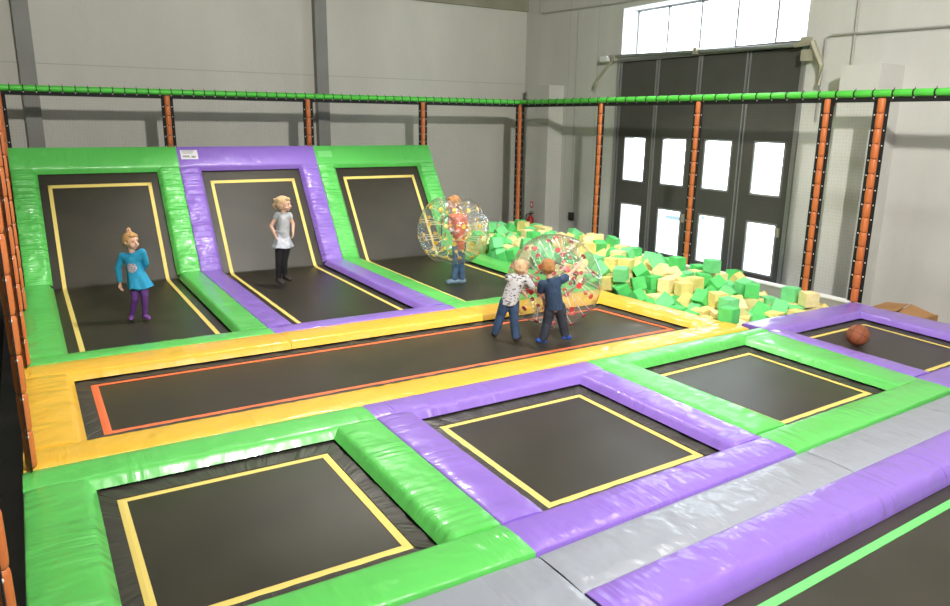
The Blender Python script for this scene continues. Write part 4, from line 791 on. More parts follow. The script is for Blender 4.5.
CUBES_BELOW = [(4.677,2.816,-0.326,-1.38,-1.57,0),(4.73,3.03,-0.326,0.29,1.57,0),(4.675,3.63,-0.326,0,-0,-0.24),(4.717,3.845,-0.326,-0,-0,0.13),(4.692,4.063,-0.326,-0,-0,1.57),(4.664,4.49,-0.326,0,-0,1.6),(4.657,4.678,-0.326,0,-0,-1.55),(4.728,4.961,-0.295,-0.43,-0,-0.04),(4.664,5.375,-0.326,0,0,-0.07),(4.772,5.686,-0.326,-1.3,1.57,0.25),(4.666,5.909,-0.326,-0,0,-0.13),(4.683,6.321,-0.326,1.57,0,1.82),(4.692,6.61,-0.326,-0.33,1.57,0),(4.656,6.853,-0.326,-1.57,1.57,0),(4.654,7.34,-0.326,1.57,-0,1.57),(4.775,7.791,-0.326,-1.57,-0,-0.08),(5.134,0.444,-0.326,0,0,0.39),(5.179,0.765,-0.326,-0,-0,0.04),(4.946,1.038,-0.326,0,-0,0.36),(5.057,1.294,-0.326,0,-0,0.08),(5.034,1.638,-0.288,-1.57,0.7,-0.53),(5.088,1.87,-0.326,0.21,-1.57,0),(5.059,2.056,-0.326,0,-0,0.21),(5.044,2.379,-0.326,3.14,0,1.21),(4.962,2.733,-0.326,-0.33,1.57,0),(4.992,2.998,-0.326,0,-0,1.01),(4.923,3.368,-0.326,0.29,-1.57,0),(4.987,3.672,-0.326,1.31,1.57,0),(5.074,3.956,-0.326,0.16,-1.57,0),(4.963,4.144,-0.326,-1.75,1.57,0),(4.963,4.552,-0.326,-1.57,0,2.19),(4.927,4.825,-0.326,-0.95,1.57,0),(4.974,5.079,-0.326,-1.57,-0,0.23),(5.012,5.316,-0.326,0,0,-0.02),(4.977,5.572,-0.326,1.57,-0,-0.23),(4.961,5.857,-0.326,0,-0,0.53),(4.915,6.089,-0.326,1.57,0,-0.48),(4.963,6.577,-0.326,-1.57,-0,1.73),(4.812,6.763,-0.138,0.65,1.57,0),(5.109,7.033,-0.292,0,1.05,-1.03),(4.996,7.328,-0.326,-0,-0,-0.99),(5.15,7.578,-0.326,-0,3.14,0.25),(5.377,0.755,-0.326,-0.08,-1.57,0),(5.185,0.989,-0.326,0,0,-0.99),(5.391,1.578,-0.326,-0,0,-0.14),(5.321,1.845,-0.326,0.18,-1.57,0),(5.257,2.055,-0.32,1.57,-0.07,-1.46),(5.354,2.425,-0.326,0.79,1.57,1.08),(5.175,2.819,-0.326,0,0,-0.85),(5.226,3.068,-0.326,0,-0,0.16),(5.399,3.494,-0.326,-1.84,1.57,0),(5.301,3.93,-0.326,-0,-0,0.14),(5.283,4.138,-0.326,-0,-0,0.39),(5.19,4.402,-0.326,0,-0,-1.04),(5.369,4.649,-0.326,-0,0,-2.7),(5.384,4.916,-0.326,-0,0,-0.3),(5.219,5.279,-0.326,0,0,-0.03),(5.442,5.569,-0.287,-1.57,0.82,-1.61),(5.176,5.985,-0.326,1.57,0,-0.01),(5.269,6.216,-0.326,-2.04,-1.57,0),(5.39,6.514,-0.326,0,0,0.12),(4.939,6.842,-0.326,0,0,0.06),(5.242,7.378,-0.326,0,0,0.12),(5.419,7.685,-0.326,-0.25,-1.57,0),(5.568,1.042,-0.326,-1.17,1.57,0),(5.457,1.371,-0.326,0.19,-1.57,0),(5.582,1.576,-0.326,-0,0,-0.13),(5.561,1.823,-0.326,0,-3.14,-0.04),(5.473,2.064,-0.326,1.57,-0,0.16),(5.575,2.448,-0.326,0,0,-0.08),(5.421,2.665,-0.326,0.54,1.57,1.37),(5.436,3.075,-0.326,0,0,0.26),(5.265,3.265,-0.326,1.57,0,-1.42),(5.578,3.927,-0.326,-1.57,-0,0.14),(5.639,4.202,-0.326,0.78,1.57,1.3),(5.628,4.467,-0.326,-1.57,-0,0.1),(5.621,4.735,-0.326,-0,0,2.87),(5.626,5.042,-0.326,0,-0,0.16),(5.441,5.319,-0.326,1.57,-0,-0.04),(5.614,5.921,-0.326,-1.57,0,0.1),(5.671,6.317,-0.326,-0,0,2.61),(5.646,6.559,-0.326,-0,0,0.01),(5.61,6.806,-0.326,-0.28,-1.57,0.8),(5.389,6.906,-0.326,1.57,-0,-1.59),(5.576,7.36,-0.287,-1.57,-0.82,-0.65),(5.639,7.737,-0.326,-1,1.57,-1.03),(5.334,0.482,-0.326,-0,0,-2.62),(5.791,1.334,-0.326,-0,0,0.08),(5.834,1.61,-0.326,-0,-0,1.22),(5.795,1.895,-0.326,-0,3.14,0.95),(5.687,2.142,-0.326,1.57,0,-0.08),(5.788,2.585,-0.326,-1.57,0,-1.69),(5.729,2.892,-0.326,-1.57,0,1.51),(5.628,3.085,-0.326,1.57,-0,0.26),(5.482,3.287,-0.326,0,0,1.61),(5.581,3.618,-0.326,-1.57,-0,0.31),(5.788,3.911,-0.326,-0,0,0.28),(5.854,4.205,-0.326,1.57,-0,0.3),(5.825,4.532,-0.326,-1.38,-1.57,0),(5.88,4.943,-0.326,-0,-0,0.17),(5.845,5.153,-0.326,-2.31,-1.57,0.6),(5.684,5.394,-0.326,0,0,-0.89),(5.657,5.622,-0.326,-0.01,-1.57,0),(5.813,5.946,-0.326,0,-0,-0.04),(6.026,6.287,-0.326,-0,-0,-1.03),(5.871,6.47,-0.326,-0,0,0.12),(6.045,6.759,-0.326,-0.68,-1.57,-0.83),(5.817,7.104,-0.326,1.38,-1.57,-1.49),(5.905,7.381,-0.292,-0,-1.06,0.41),(5.83,7.763,-0.326,-0,-0,-0),(6.083,0.37,-0.326,-0.07,1.57,0),(6.081,0.724,-0.326,-0,0,-1.03),(6.119,1.012,-0.326,0,0,0.12),(6.063,1.566,-0.293,-1.09,0,-0.03),(6.079,1.85,-0.326,-1.28,1.57,-1.51),(5.893,2.186,-0.326,0.1,-1.57,0),(5.975,2.43,-0.326,0,-0,1.37),(5.946,2.842,-0.326,-0,-0,-0.52),(5.818,3.102,-0.326,0,-0,0.26),(5.684,3.294,-0.326,1.57,0,0.16),(5.888,3.708,-0.326,0,-0,-1.59),(5.991,3.952,-0.326,0.5,-1.57,0),(6.086,4.475,-0.326,-0,0,-0.22),(6.115,4.73,-0.326,0.64,1.57,0),(6.063,5.064,-0.326,1.57,-0,0.1),(6.091,5.319,-0.326,0,0,0.36),(5.889,5.728,-0.326,-0,-0,-0.39),(6.012,5.937,-0.326,-0,0,-0.14),(6.27,6.205,-0.326,-0,-0,0.31),(6.231,6.799,-0.326,-1.57,0,0.06),(6.015,7.112,-0.326,0.02,-1.57,0),(6.182,7.412,-0.278,1.38,0.51,0.24),(6.021,7.715,-0.326,-0,0,-0.04),(6.327,0.554,-0.326,-0,0,-0.2),(6.351,1.01,-0.326,0.1,-1.57,0),(6.033,1.346,-0.291,0,-1.04,-0.03),(6.305,1.55,-0.326,0,0,-0.04),(6.354,1.804,-0.326,-1.57,0,-0.24),(6.091,2.148,-0.326,1.53,1.57,0),(6.195,2.376,-0.326,0,0,-0.81),(6.103,2.727,-0.326,-0,-0,-0.46),(6.064,3.061,-0.283,-1.51,-2.41,0.05),(5.887,3.393,-0.326,-0,-0,0.2),(6.12,3.689,-0.326,-0,-0,-0.44),(6.227,3.94,-0.326,-0.26,-1.57,0),(6.184,4.146,-0.326,-1.57,-0,2.92),(6.37,4.443,-0.326,0.92,-1.57,0),(6.261,5.082,-0.326,-0,-0,-0.03),(6.244,5.335,-0.138,-0.26,-1.57,0.36),(6.066,5.615,-0.326,0,-0,-2.22),(6.278,5.999,-0.326,-0,-0,0.1),(6.435,6.313,-0.326,-1.57,0,0.3),(6.115,6.509,-0.326,-0,0,0.51),(6.426,6.701,-0.326,1.57,0,0.07),(6.21,7.201,-0.326,0,0,0.35),(6.441,7.425,-0.326,-0,0,-0.26),(6.255,7.643,-0.326,0,0,1.47),(6.562,0.447,-0.326,-0.73,-1.57,0),(6.458,0.775,-0.326,0,0,-0.59),(6.591,0.965,-0.326,0,-0,0.03),(6.412,1.312,-0.326,1.57,0,0.53),(6.563,1.789,-0.326,-0,0,-0.08),(6.424,2.041,-0.326,0,0,-0.74),(6.348,2.507,-0.326,0,-0,-0.78),(6.252,2.902,-0.313,-0,-1.42,-0.8),(6.108,3.396,-0.326,-0,-0,-0.19),(6.271,3.56,-0.326,-1.57,0,-0.43),(6.568,3.948,-0.326,-0.26,1.57,0),(6.54,4.135,-0.326,-0,0,0.26),(6.638,4.556,-0.326,-1.57,-0,-0.4),(6.383,4.695,-0.326,-0,0,-0.56),(6.36,5.346,-0.326,0.54,-1.57,0),(6.303,5.584,-0.221,0.33,0.79,0.09),(6.492,6.012,-0.326,-0,0,0.06),(6.337,6.484,-0.326,0,-0,-1.31),(6.63,6.708,-0.326,0,0,0.26),(6.59,6.926,-0.326,0,0,-0.23),(6.682,7.387,-0.326,-1.57,0,-0.13),(6.452,7.64,-0.326,0,0,-0.19),(6.671,0.739,-0.326,0,-0,-0.24),(6.681,1.179,-0.326,-0,0,-0.18),(6.546,1.541,-0.326,-0,0,-0.81),(6.767,1.874,-0.326,0,0,0.1),(6.615,2.226,-0.326,0.06,1.57,0),(6.355,2.244,-0.326,-0,-0,-0.77),(6.493,2.651,-0.326,1.57,-0,0.73),(6.41,3.087,-0.326,-0,-0,2.98),(6.293,3.344,-0.326,1.57,0,-0.15),(6.551,3.656,-0.326,-1.57,-0,1.05),(6.826,3.967,-0.326,-0,0,-0),(6.808,4.218,-0.326,-0,0,0.22),(6.797,4.446,-0.326,0,0,-0.4),(6.472,4.874,-0.326,0,-0,-0.68),(6.46,5.171,-0.326,-0,0,-1.19),(6.718,5.375,-0.326,-0.1,-1.57,0),(6.563,5.54,-0.326,-0.83,1.57,1.5),(6.749,6.001,-0.326,0,0,-0.06),(6.689,6.222,-0.299,-0.36,0,-0.07),(6.763,6.546,-0.288,-0,-0.66,-2.8),(6.819,6.788,-0.326,0,0,0.08),(6.747,7.082,-0.326,-0,0,1.3),(6.751,7.727,-0.326,-0,0,-0.11),(4.88,2.962,-0.138,0,0,0.26),(4.676,3.33,-0.326,-1.57,0,1.56),(4.676,3.874,-0.138,0,-0,-0.23),(4.687,5.109,-0.156,-0.48,1.14,-1.61),(4.654,5.906,-0.138,0.75,-1.57,0.82),(4.704,6.142,-0.189,0.35,-0.37,-1.32),(4.78,6.451,-0.138,0.08,-1.46,1.82),(4.671,6.666,0.032,0.2,0.27,-1.57),(4.695,7.227,-0.138,0,-0,-0.91),(4.79,7.544,-0.326,-0,-0,-0.76),(4.693,7.776,-0.138,-0,-0,0.85),(4.973,3.651,-0.138,0.26,-1.57,0),(5.093,3.911,-0.138,0,-0,0.04),(4.842,4.118,-0.138,0,0,-0.13),(4.908,5.114,-0.138,0,-0,0.21),(4.975,5.329,-0.138,-1.57,0,0.22),(4.962,5.643,-0.138,-1.57,0,-0.16),(5.023,5.883,-0.138,0,-0,-0.56),(4.982,6.34,-0.326,-1.57,-0,1.03),(4.983,6.62,-0.138,0,0,-0.2),(5.17,6.808,-0.228,0.06,2.31,0.06),(5.022,7.161,-0.157,-1.6,0.88,-1.03),(5.106,7.826,-0.326,3.14,0,1.46),(5.232,2.688,-0.138,0,0,-0.53),(5.009,3.191,-0.157,1.03,0.32,0.61),(5.178,3.466,-0.326,-1.57,0,0.08),(5.227,3.71,-0.326,0,0,0.36),(5.219,4.212,-0.138,0,-0,0.23),(5.263,4.457,-0.138,0,-0,-0.75),(5.173,4.801,-0.209,-0.24,2.26,-0.13),(5.179,5.015,-0.203,-0.14,-0.54,-0.03),(5.193,5.231,-0.122,0.27,-0,-0.02),(5.191,5.513,-0.285,0.37,1.17,1.73),(5.189,5.758,-0.294,-0.27,0.11,-0.31),(5.189,6.473,-0.326,-0,-3.14,0.17),(5.399,6.717,-0.326,0,-0,-0.01),(5.349,7.104,-0.326,-3.14,0,-1.55),(5.173,7.47,-0.138,-0,0,-0.02),(5.312,7.719,-0.136,-1.48,1.09,-0.25),(5.459,1.066,-0.139,2.08,-1.7,-0.4),(5.406,2.388,-0.138,1.42,1.57,1.41),(5.535,2.786,-0.17,0.01,-0.6,0.83),(5.349,2.889,-0.166,-1.32,-0.48,0.84),(5.451,3.71,-0.139,-0.03,0,1.38),(5.559,3.908,-0.138,-0,0,0.17),(5.487,4.107,-0.184,1.82,0.8,0.52),(5.503,4.545,-0.138,0,-0,-0.14),(5.63,4.724,-0.138,-0.32,-1.57,0),(5.42,5.089,-0.17,-0.53,0.06,-0.19),(5.394,5.391,-0.138,0,-0,0.05),(5.437,5.757,-0.205,0.86,-0.25,-0.32),(5.544,6.119,-0.322,-1.57,-0.04,0.37),(5.584,6.333,-0.138,0,0,-0.03),(5.454,6.518,-0.138,0,-0,0.22),(5.596,6.811,-0.138,-0,-0,-0.08),(5.583,7.116,-0.326,-1.57,-0,-0.15),(5.501,7.49,-0.161,0.03,-0.82,-0.69),(5.568,7.705,-0.124,1.57,-0.17,-2.2),(5.723,0.429,-0.326,0.36,-1.57,0),(5.755,0.655,-0.326,0,0,-0.04),(5.734,0.91,-0.265,0.45,0.8,-1.68),(5.68,1.182,-0.138,0,0,0.72),(5.88,1.676,-0.138,1.57,-0,-0.23),(5.773,2.236,-0.138,-0,-0,-0.12),(5.602,2.501,-0.138,-1.57,-0,1.49),(5.674,3.076,-0.138,-0,-0,-0.05),(5.41,3.344,-0.138,0.04,-1.57,0),(5.642,3.683,-0.138,-0,0,-0.17),(5.774,3.851,-0.138,-0,-0,-0.33),(5.7,4.185,-0.138,-1.57,-0,-1.23),(5.95,4.542,-0.138,-0,-0,-1.37),(5.849,4.73,-0.326,-0.22,1.57,0),(5.675,5.113,-0.138,-1.78,1.57,0.46),(5.586,5.398,-0.138,0,-0,0.07),(5.634,5.638,-0.138,-0,0,-0.05),(5.819,5.854,-0.138,1.57,-0,-1.38),(5.835,6.16,-0.248,0.71,-0.61,-0.5),(5.651,6.532,-0.138,0,0,0.11),(5.85,6.806,-0.204,-0.05,-0.89,0.12),(5.777,6.999,-0.139,0.06,-0.01,0.01),(5.776,7.298,-0.178,0.98,-0.49,-0.85),(5.817,7.668,-0.138,1.57,0,0.39),(5.986,2.203,-0.138,0,0,-0.2),(5.911,2.46,-0.138,-0,0,-1.76),(5.935,3.172,-0.139,1.41,-0.82,0.26),(5.632,3.294,-0.138,-0.13,-1.57,0),(5.87,3.573,-0.145,-1.62,-0.24,1.74),(5.996,3.868,-0.101,-0.62,-0,-0.12),(5.992,4.317,-0.166,-1.12,-0.49,0.3),(6.003,4.767,-0.132,-0.26,-0.34,0.21),(5.96,5.012,-0.138,0,-0,-0.63),(5.89,5.33,-0.195,-2.33,-0.55,1.42),(5.846,5.544,-0.165,-0.22,-0.32,1.69),(6.033,5.922,-0.138,0,0,0.21),(5.852,6.538,-0.138,-0,0,0.25),(6.182,6.835,-0.138,-0,0,-0.38),(5.967,7.008,-0.137,-1.45,0.01,0.02),(6.006,7.518,-0.159,2.65,-0.15,-1.37),(6.002,7.809,-0.138,0.22,1.57,0),(6.106,1.697,-0.13,1.22,0.82,1.08),(6.181,2.11,-0.137,1.86,1.66,0.04),(6.091,2.378,-0.138,0,-0,-0.15),(5.911,2.904,-0.099,-0,-0.86,0.99),(6.228,3.174,-0.189,-0.59,0.54,-0.48),(5.872,3.363,-0.138,-0,0,0.16),(6.091,3.625,-0.138,-0,0,-0.16),(6.222,3.892,-0.138,0,-0,-0.61),(6.243,4.312,-0.169,0.24,1.08,-1.79),(6.416,4.742,-0.138,0.21,-1.57,0),(6.25,4.938,-0.138,1.57,0,0.05),(6.043,5.389,-0.026,-0.6,-0.86,0.84),(6.04,5.705,-0.138,-1.57,0,0.19),(6.273,6.218,-0.138,1.57,-0,-0.09),(6.097,6.521,-0.138,-0,0,0.26),(6.203,7.053,-0.139,-0.7,1.88,-1.04),(6.223,7.755,-0.139,-0,0.15,1.46),(6.395,1.868,-0.138,-0,-0,0.8),(6.408,2.218,-0.13,-1.48,-0.06,1.9),(6.301,2.436,-0.11,0.37,-0,-0.15),(6.282,2.697,-0.156,1.41,-2.52,-0.46),(6.579,2.952,-0.326,-0,0,-0.24),(6.073,3.419,-0.138,-0,0,1.49),(6.376,3.758,-0.233,-0.17,0.8,0.9),(6.435,4.12,-0.138,-0,0,0.72),(6.234,4.579,-0.144,-0.02,0.15,0.92),(6.645,4.759,-0.192,0.36,0.45,0.03),(6.494,4.983,-0.132,1.21,-0.2,-1.15),(6.462,5.431,-0.109,0.63,-0.39,-1.42),(6.287,5.799,-0.326,-1.57,0,-0.01),(6.257,5.994,-0.138,-0,-0,-0.09),(6.319,6.568,-0.138,-0,-0,-0.46),(6.389,6.766,-0.138,1.26,-1.57,-1.62),(6.38,7.013,-0.256,-2.41,-0.57,0.89),(6.339,7.27,-0.138,0,0,0.45),(6.493,7.812,-0.16,-0.3,0.06,0),(6.792,0.972,-0.326,1.57,0,3.04),(6.603,1.559,-0.138,-0,-0,-2.86),(6.635,1.92,-0.138,-0,0,0.65),(6.808,2.156,-0.326,-1.57,-0,-0.17),(6.542,2.436,-0.138,0,0,0.02),(6.593,2.432,-0.326,2.28,-1.57,-0.59),(6.825,2.942,-0.326,0,-0,0.01),(6.584,3.294,-0.326,-0,-3.14,0.67),(6.488,3.474,-0.198,-0.7,2.6,0.03),(6.614,3.962,-0.129,-0.46,1.74,0.26),(6.787,4.078,-0.138,2.28,-1.57,0.08),(6.603,4.502,-0.138,-0,0,-2.85),(6.823,4.785,-0.326,-1.57,-0,0.03),(6.698,4.983,-0.326,-1.45,1.57,0),(6.635,5.204,-0.182,1.07,-0.59,2.25),(6.666,5.479,-0.078,0.63,0.32,-0.93),(6.583,5.793,-0.22,0.61,0.39,-0.44),(6.502,6.157,-0.149,0.81,0.27,0.33),(6.602,6.484,-0.204,0.34,0.86,-2.36),(6.802,6.758,-0.138,1.57,0,0.3),(6.802,6.956,-0.138,-3.14,0,-1.26),(6.628,7.485,-0.138,1.57,0,-0.03),(6.799,7.795,-0.138,-0,0,-1.22),(4.654,2.874,-0.138,1.57,-1.57,0),(4.67,4.279,-0.326,-1.57,-0,-0.08),(4.784,6.894,0.076,-1.57,0.33,-0.95),(4.654,7.488,-0.136,0.02,3.14,0),(4.674,7.728,0.05,-0.24,1.58,-1.57),(4.887,3.85,-0.024,0.31,-0.82,-0.23),(4.89,6.037,-0.012,-0.68,-0.43,0.53),(4.883,6.236,-0.117,-0.26,-0,0.29),(4.971,6.88,-0.102,-1,0,0.93),(4.892,7.397,-0.129,-0.44,-0.51,-0.21),(4.943,7.654,-0.178,-0.97,-0.33,-0.83),(5.444,1.283,-0.098,0.11,0.68,0.41),(5.264,2.805,0.05,1.01,-1.57,0.58),(5.198,3.034,-0.138,0,0,-0.73),(5.149,3.376,-0.138,-0,-0,-0.66),(5.191,3.638,-0.124,1.16,-1.4,-0.83),(5.323,3.911,-0.106,0.39,1.25,0.71),(5.159,4.343,0.05,-0,-0,0.93),(5.194,4.601,0.035,0.65,-1.95,-0.75),(5.247,4.792,-0.025,-0.09,0.64,-0.3),(5.113,5.015,-0.02,-0.14,-0.53,-0.04),(5.17,5.435,-0.112,1.74,1.17,1.73),(5.158,5.653,-0.095,-1.57,0.5,-1.66),(5.293,5.966,-0.141,-0.16,-0.23,-2.54),(5.114,6.198,-0.138,1.57,-0,0.39),(5.204,6.624,-0.14,0.01,-0.05,-1.54),(5.322,6.836,-0.061,-1.87,-0,-0.28),(5.17,7.045,-0.059,0.09,2.62,-1),(5.026,7.367,0.035,0.33,0.96,-0.02),(5.056,7.797,-0.078,-1.14,0.5,-2.36),(5.484,2.691,-0.014,0.5,-0.35,-0.16),(5.363,3.17,0.021,0.49,-0.02,0.07),(5.463,3.524,0.006,0.71,-0.15,-0.06),(5.559,4.06,0.05,-1.88,-1.57,1.23),(5.424,4.317,-0.326,-0,-3.14,-1.05),(5.459,4.803,-0.138,0,0,-0.32),(5.391,5.186,-0.002,1.05,0.11,-0.09),(5.377,5.41,0.05,-0.09,-1.57,0),(5.403,5.601,-0.032,-1.16,-2.1,-0.45),(5.497,5.875,-0.006,-1.43,0.26,0.21),(5.425,7.032,-0.131,0,-1.49,0.94),(5.351,7.323,-0.138,0,0,-0.2),(5.768,2.435,0.057,1.16,-0.49,0.3),(5.734,2.717,-0.102,0.82,-0.27,-0.31),(5.621,3.043,0.05,0,-0,-0.52),(5.546,3.262,0.05,-0.08,1.57,0),(5.663,3.501,0.006,2.37,-0.21,0.03),(5.727,3.845,0.05,1.25,-1.57,1.36),(5.593,5.318,0.05,-0,-0,0.06),(5.622,5.561,0.05,0.14,1.57,0),(5.687,6.741,0.05,-0,-0,-0.25),(5.565,7.178,-0.094,-0.68,0.15,0.93),(5.94,2.675,-0.014,0.86,0.12,0.15),(5.873,3.289,0.075,-0,-0.32,0.03),(5.911,3.734,0.064,-0.31,0.55,0.9),(5.899,4.272,0.008,2.21,-0.14,-0.28),(5.822,5.287,0.012,0.44,0.78,0.38),(5.855,5.523,0.032,0.11,-0.37,0.78),(5.901,5.922,0.05,-0,-0,0.58),(5.933,6.365,-0.128,1.46,-0,-1.32),(5.952,6.785,-0.035,1.49,0.6,-0.02),(6.006,6.98,0.048,-0.2,-1.45,-1.46),(5.844,7.46,-0.056,-0.47,-0.42,-1.18),(5.92,7.753,0.05,0.14,-1.57,0),(6.163,2.807,-0.05,-0.72,-0.68,0.5),(6.176,3.003,-0.09,0.87,0.64,-0.48),(5.922,3.479,0.05,-0,0,0.03),(5.859,4.031,0.049,-1.6,-0.59,-2.04),(6.16,4.15,-0.105,-0.48,0,-0.53),(6.04,4.523,0.053,0.01,-0.03,-0.26),(6.167,4.759,0.005,-0.47,-0.27,0.18),(6.255,5.558,0.014,1.17,0.67,2.41),(6.105,5.756,0.05,0,0,0.85),(6.113,5.986,0.05,1.42,1.57,1.57),(6.075,6.179,-0.138,0.05,0.02,-0),(6.245,6.529,0.05,-0,0,-0.11),(6.302,6.989,0.024,-2.99,0.27,-0.52),(6.044,7.283,-0.125,-0.79,0.86,0.06),(6.212,7.823,0.041,1.42,0.01,0),(6.524,2.06,0.002,1.74,-0.85,-1.14),(6.696,2.748,-0.326,0,-0,2.47),(6.386,2.894,-0.136,0.13,0.16,-0.1),(6.347,3.33,-0.095,1.48,2.34,0.44),(6.447,3.862,-0.048,-1.07,1.15,-1.85),(6.424,4.39,-0.033,-0.1,0.55,0.23),(6.269,4.559,0.048,-0.1,0.12,0.16),(6.39,4.801,0.05,-1.57,0,0.43),(6.48,5.259,-0.027,-0.74,0.91,-0.5),(6.325,5.773,-0.124,0.07,0.14,-0.2),(6.439,5.944,-0.006,-1.31,-0.18,-0.14),(6.303,6.203,0.05,-0,-0,0.37),(6.474,6.392,-0.078,1.09,0.64,0.48),(6.42,6.737,0.055,0,-0.05,-0.29),(6.549,7.169,-0.253,-0.96,-0.6,0.95),(6.27,7.54,-0.112,-0.21,1.3,-1.63),(6.451,7.654,-0.02,0.84,0.82,-0.58),(6.781,1.679,-0.326,1.57,-0,0.15),(6.817,2.455,-0.326,1.57,-0,3.09),(6.592,2.995,-0.138,-0.03,1.57,0.38),(6.703,3.378,-0.15,0.31,-3.05,-0.61),(6.64,4.277,-0.138,-1.57,-0,0.01),(6.53,5.071,0.034,-0.31,-0.27,-1.37),(6.826,5.272,-0.086,-0.72,-0,-0),(6.62,5.711,-0.039,2.19,-0.09,0.29),(6.78,5.954,-0.138,-2.27,1.57,0.82),(6.811,6.355,-0.151,-0.38,0.08,0.12),(6.666,6.698,0.035,1.18,-2.35,0.3),(6.82,7.232,-0.15,-0.73,0.05,0.02),(6.593,7.297,0.009,-2.91,0.5,-1.14),(4.654,7.109,0.05,1.04,1.57,1.04),(4.83,7.517,0.005,-2.44,0.91,-0.98),(4.883,7.812,0.035,-0.2,-0.55,0.34),(5.063,5.854,0.05,1.92,1.57,0.87),(5.037,6.394,-0.019,1.73,2.47,0.51),(4.938,7.069,0.075,-0.48,0.27,-2.08),(4.931,7.411,0.197,-0.21,2.57,-0.39),(5.165,2.993,0.05,-0.01,-1.57,0),(5.169,3.188,0.104,0.11,0.03,-0.02),(5.052,4.102,0.02,0.41,1.05,0.62),(5.301,5.933,0.052,0.04,-1.29,-0.01),(5.31,6.24,-0.138,0.25,-1.57,0),(5.262,6.422,-0.119,1.34,-0,1.82),(5.299,7.342,0.05,-0.05,-1.57,-0.29),(5.031,7.64,0.126,-0.48,-0.48,1.27),(5.437,4.325,-0.138,-0,-0,-2.49),(5.469,6.09,-0.119,-0.17,-0,-1.15),(5.439,7.598,0.033,0.67,-0.76,1.95),(5.714,6.097,-0.105,-0.13,-0.9,0.53),(5.753,6.925,0.052,1.62,0.07,-0.26),(6.455,3.151,-0.106,0,1.12,0.34),(6.226,3.741,0.05,1.57,0,1.52),(6.523,6.5,0.076,-0.38,0.64,0.65),(6.451,2.845,0.039,-1.37,0.03,0.6),(6.813,3.805,-0.158,-0.15,-2.68,1.57),(6.818,4.471,-0.138,1.57,-0,-3.05),(6.799,4.981,-0.138,1.54,-0.07,-2.88),(6.778,6.185,-0.045,0.42,2.59,0.37),(6.635,7.114,-0.055,0.45,0.26,0.54),(6.821,7.543,-0.168,0.53,-3.1,-0.03),(6.804,3.116,-0.143,0.17,-0.56,1.25),(6.768,3.657,-0.326,-1.57,-0,-0.33)]
def cube_bm(kind):
    bm = bmesh.new(); bmesh.ops.create_cube(bm, size=.184)
    bmesh.ops.bevel(bm, geom=list(bm.edges), offset=.006, segments=2, affect='EDGES')
    for v in bm.verts: v.co += Vector(noise.noise_vector(v.co * 9 + Vector((kind * 5, 0, 0)))) * .002
    return bm
meshes = {}
for k, nm in enumerate(('cube_green', 'cube_yellow', 'cube_mint', 'cube_cream')):
    bm = cube_bm(k); me = bpy.data.meshes.new('foam_cube'); bm.to_mesh(me); bm.free(); me.shade_smooth(); me.set_sharp_from_angle(angle=R(50))
    me.materials.append(M[nm]); meshes[nm] = me
rg = random.Random(4)
def zone(x, y):
    if y > 6.2: return 'in the far corner of the pit near the extinguisher'
    if y > 4.3: return 'in the pit below the left door leaves'
    if y > 2.4: return 'in the pit below the right door leaves'
    if y > 1.3: return 'in the pit beside the yellow end pad'
    return 'at the near end of the pit by the purple pad'
for (x, y, z, rx, ry, rz) in CUBES:
    g = rg.random() < .55
    nm = ('cube_green' if rg.random() < .55 else 'cube_mint') if g else ('cube_yellow' if rg.random() < .5 else 'cube_cream')
    o = bpy.data.objects.new('foam_cube', meshes[nm]); C.objects.link(o); o.location = (x, y, z); o.rotation_euler = (rx, ry, rz)
    cn = {'cube_green': 'green', 'cube_yellow': 'yellow', 'cube_mint': 'pale mint green', 'cube_cream': 'pale cream yellow'}[nm]
    tag(o, '%s foam cube %s' % (cn, zone(x, y)), 'foam cube', 'foam cubes: %s, %s' % (cn, zone(x, y)))
# the lower layers of the heap, only glimpsed in the gaps
b = MB(); order = ('cube_green', 'cube_yellow', 'cube_mint', 'cube_cream')
bm = cube_bm(0); bm.verts.ensure_lookup_table(); bv = [v.co.copy() for v in bm.verts]; bf = [tuple(v.index for v in f.verts) for f in bm.faces]; bm.free()
for (x, y, z, rx, ry, rz) in CUBES_BELOW:
    T = Matrix.Translation((x, y, z)) @ Euler((rx, ry, rz)).to_matrix().to_4x4()
    b.add([T @ v for v in bv], bf, None, rg.choice((0, 0, 1, 2, 3)))
o = b.build('foam_cubes', [M[q] for q in order]); origin(o, (5.8, 4, -.4))
tag(o, 'lower layers of green and yellow foam cubes filling the foam pit', 'foam cubes', None, 'stuff')

# basketball, cardboard
bk = thing('basketball', (5.50, -.81, ZB + .12), 'worn brown basketball resting on the far right trampoline', 'basketball', rot=(.5, .3, .9))
b = MB(); b.ball((0, 0, 0), .119, 32, 20); o = b.build('rubber_cover', M['basket'], None, True, weld=True); o.parent = bk
b = MB(); rr = .1195
for f in (lambda a: (math.cos(a), math.sin(a), 0), lambda a: (math.cos(a), 0, math.sin(a))):
    b.tube([Vector(f(2 * PI * i / 40)) * rr for i in range(41)], .0022, 5)
for s in (-1, 1):
    b.tube([(Vector((math.cos(a) * .62, s * (.55 + .25 * math.cos(2 * a)), math.sin(a) * .62)).normalized()) * rr for a in [2 * PI * i / 40 for i in range(41)]], .0022, 5)
o = b.build('seam', M['black'], None); o.parent = bk
cb = thing('cardboard_box', (7.75, -.35, FLZ), 'flattened brown cardboard box lying beyond the purple corner pad', 'cardboard box')
b = MB(); b.box(7.45, 7.95, -.42, .10, FLZ, -.16)
b.build('carton', M['card'], cb)
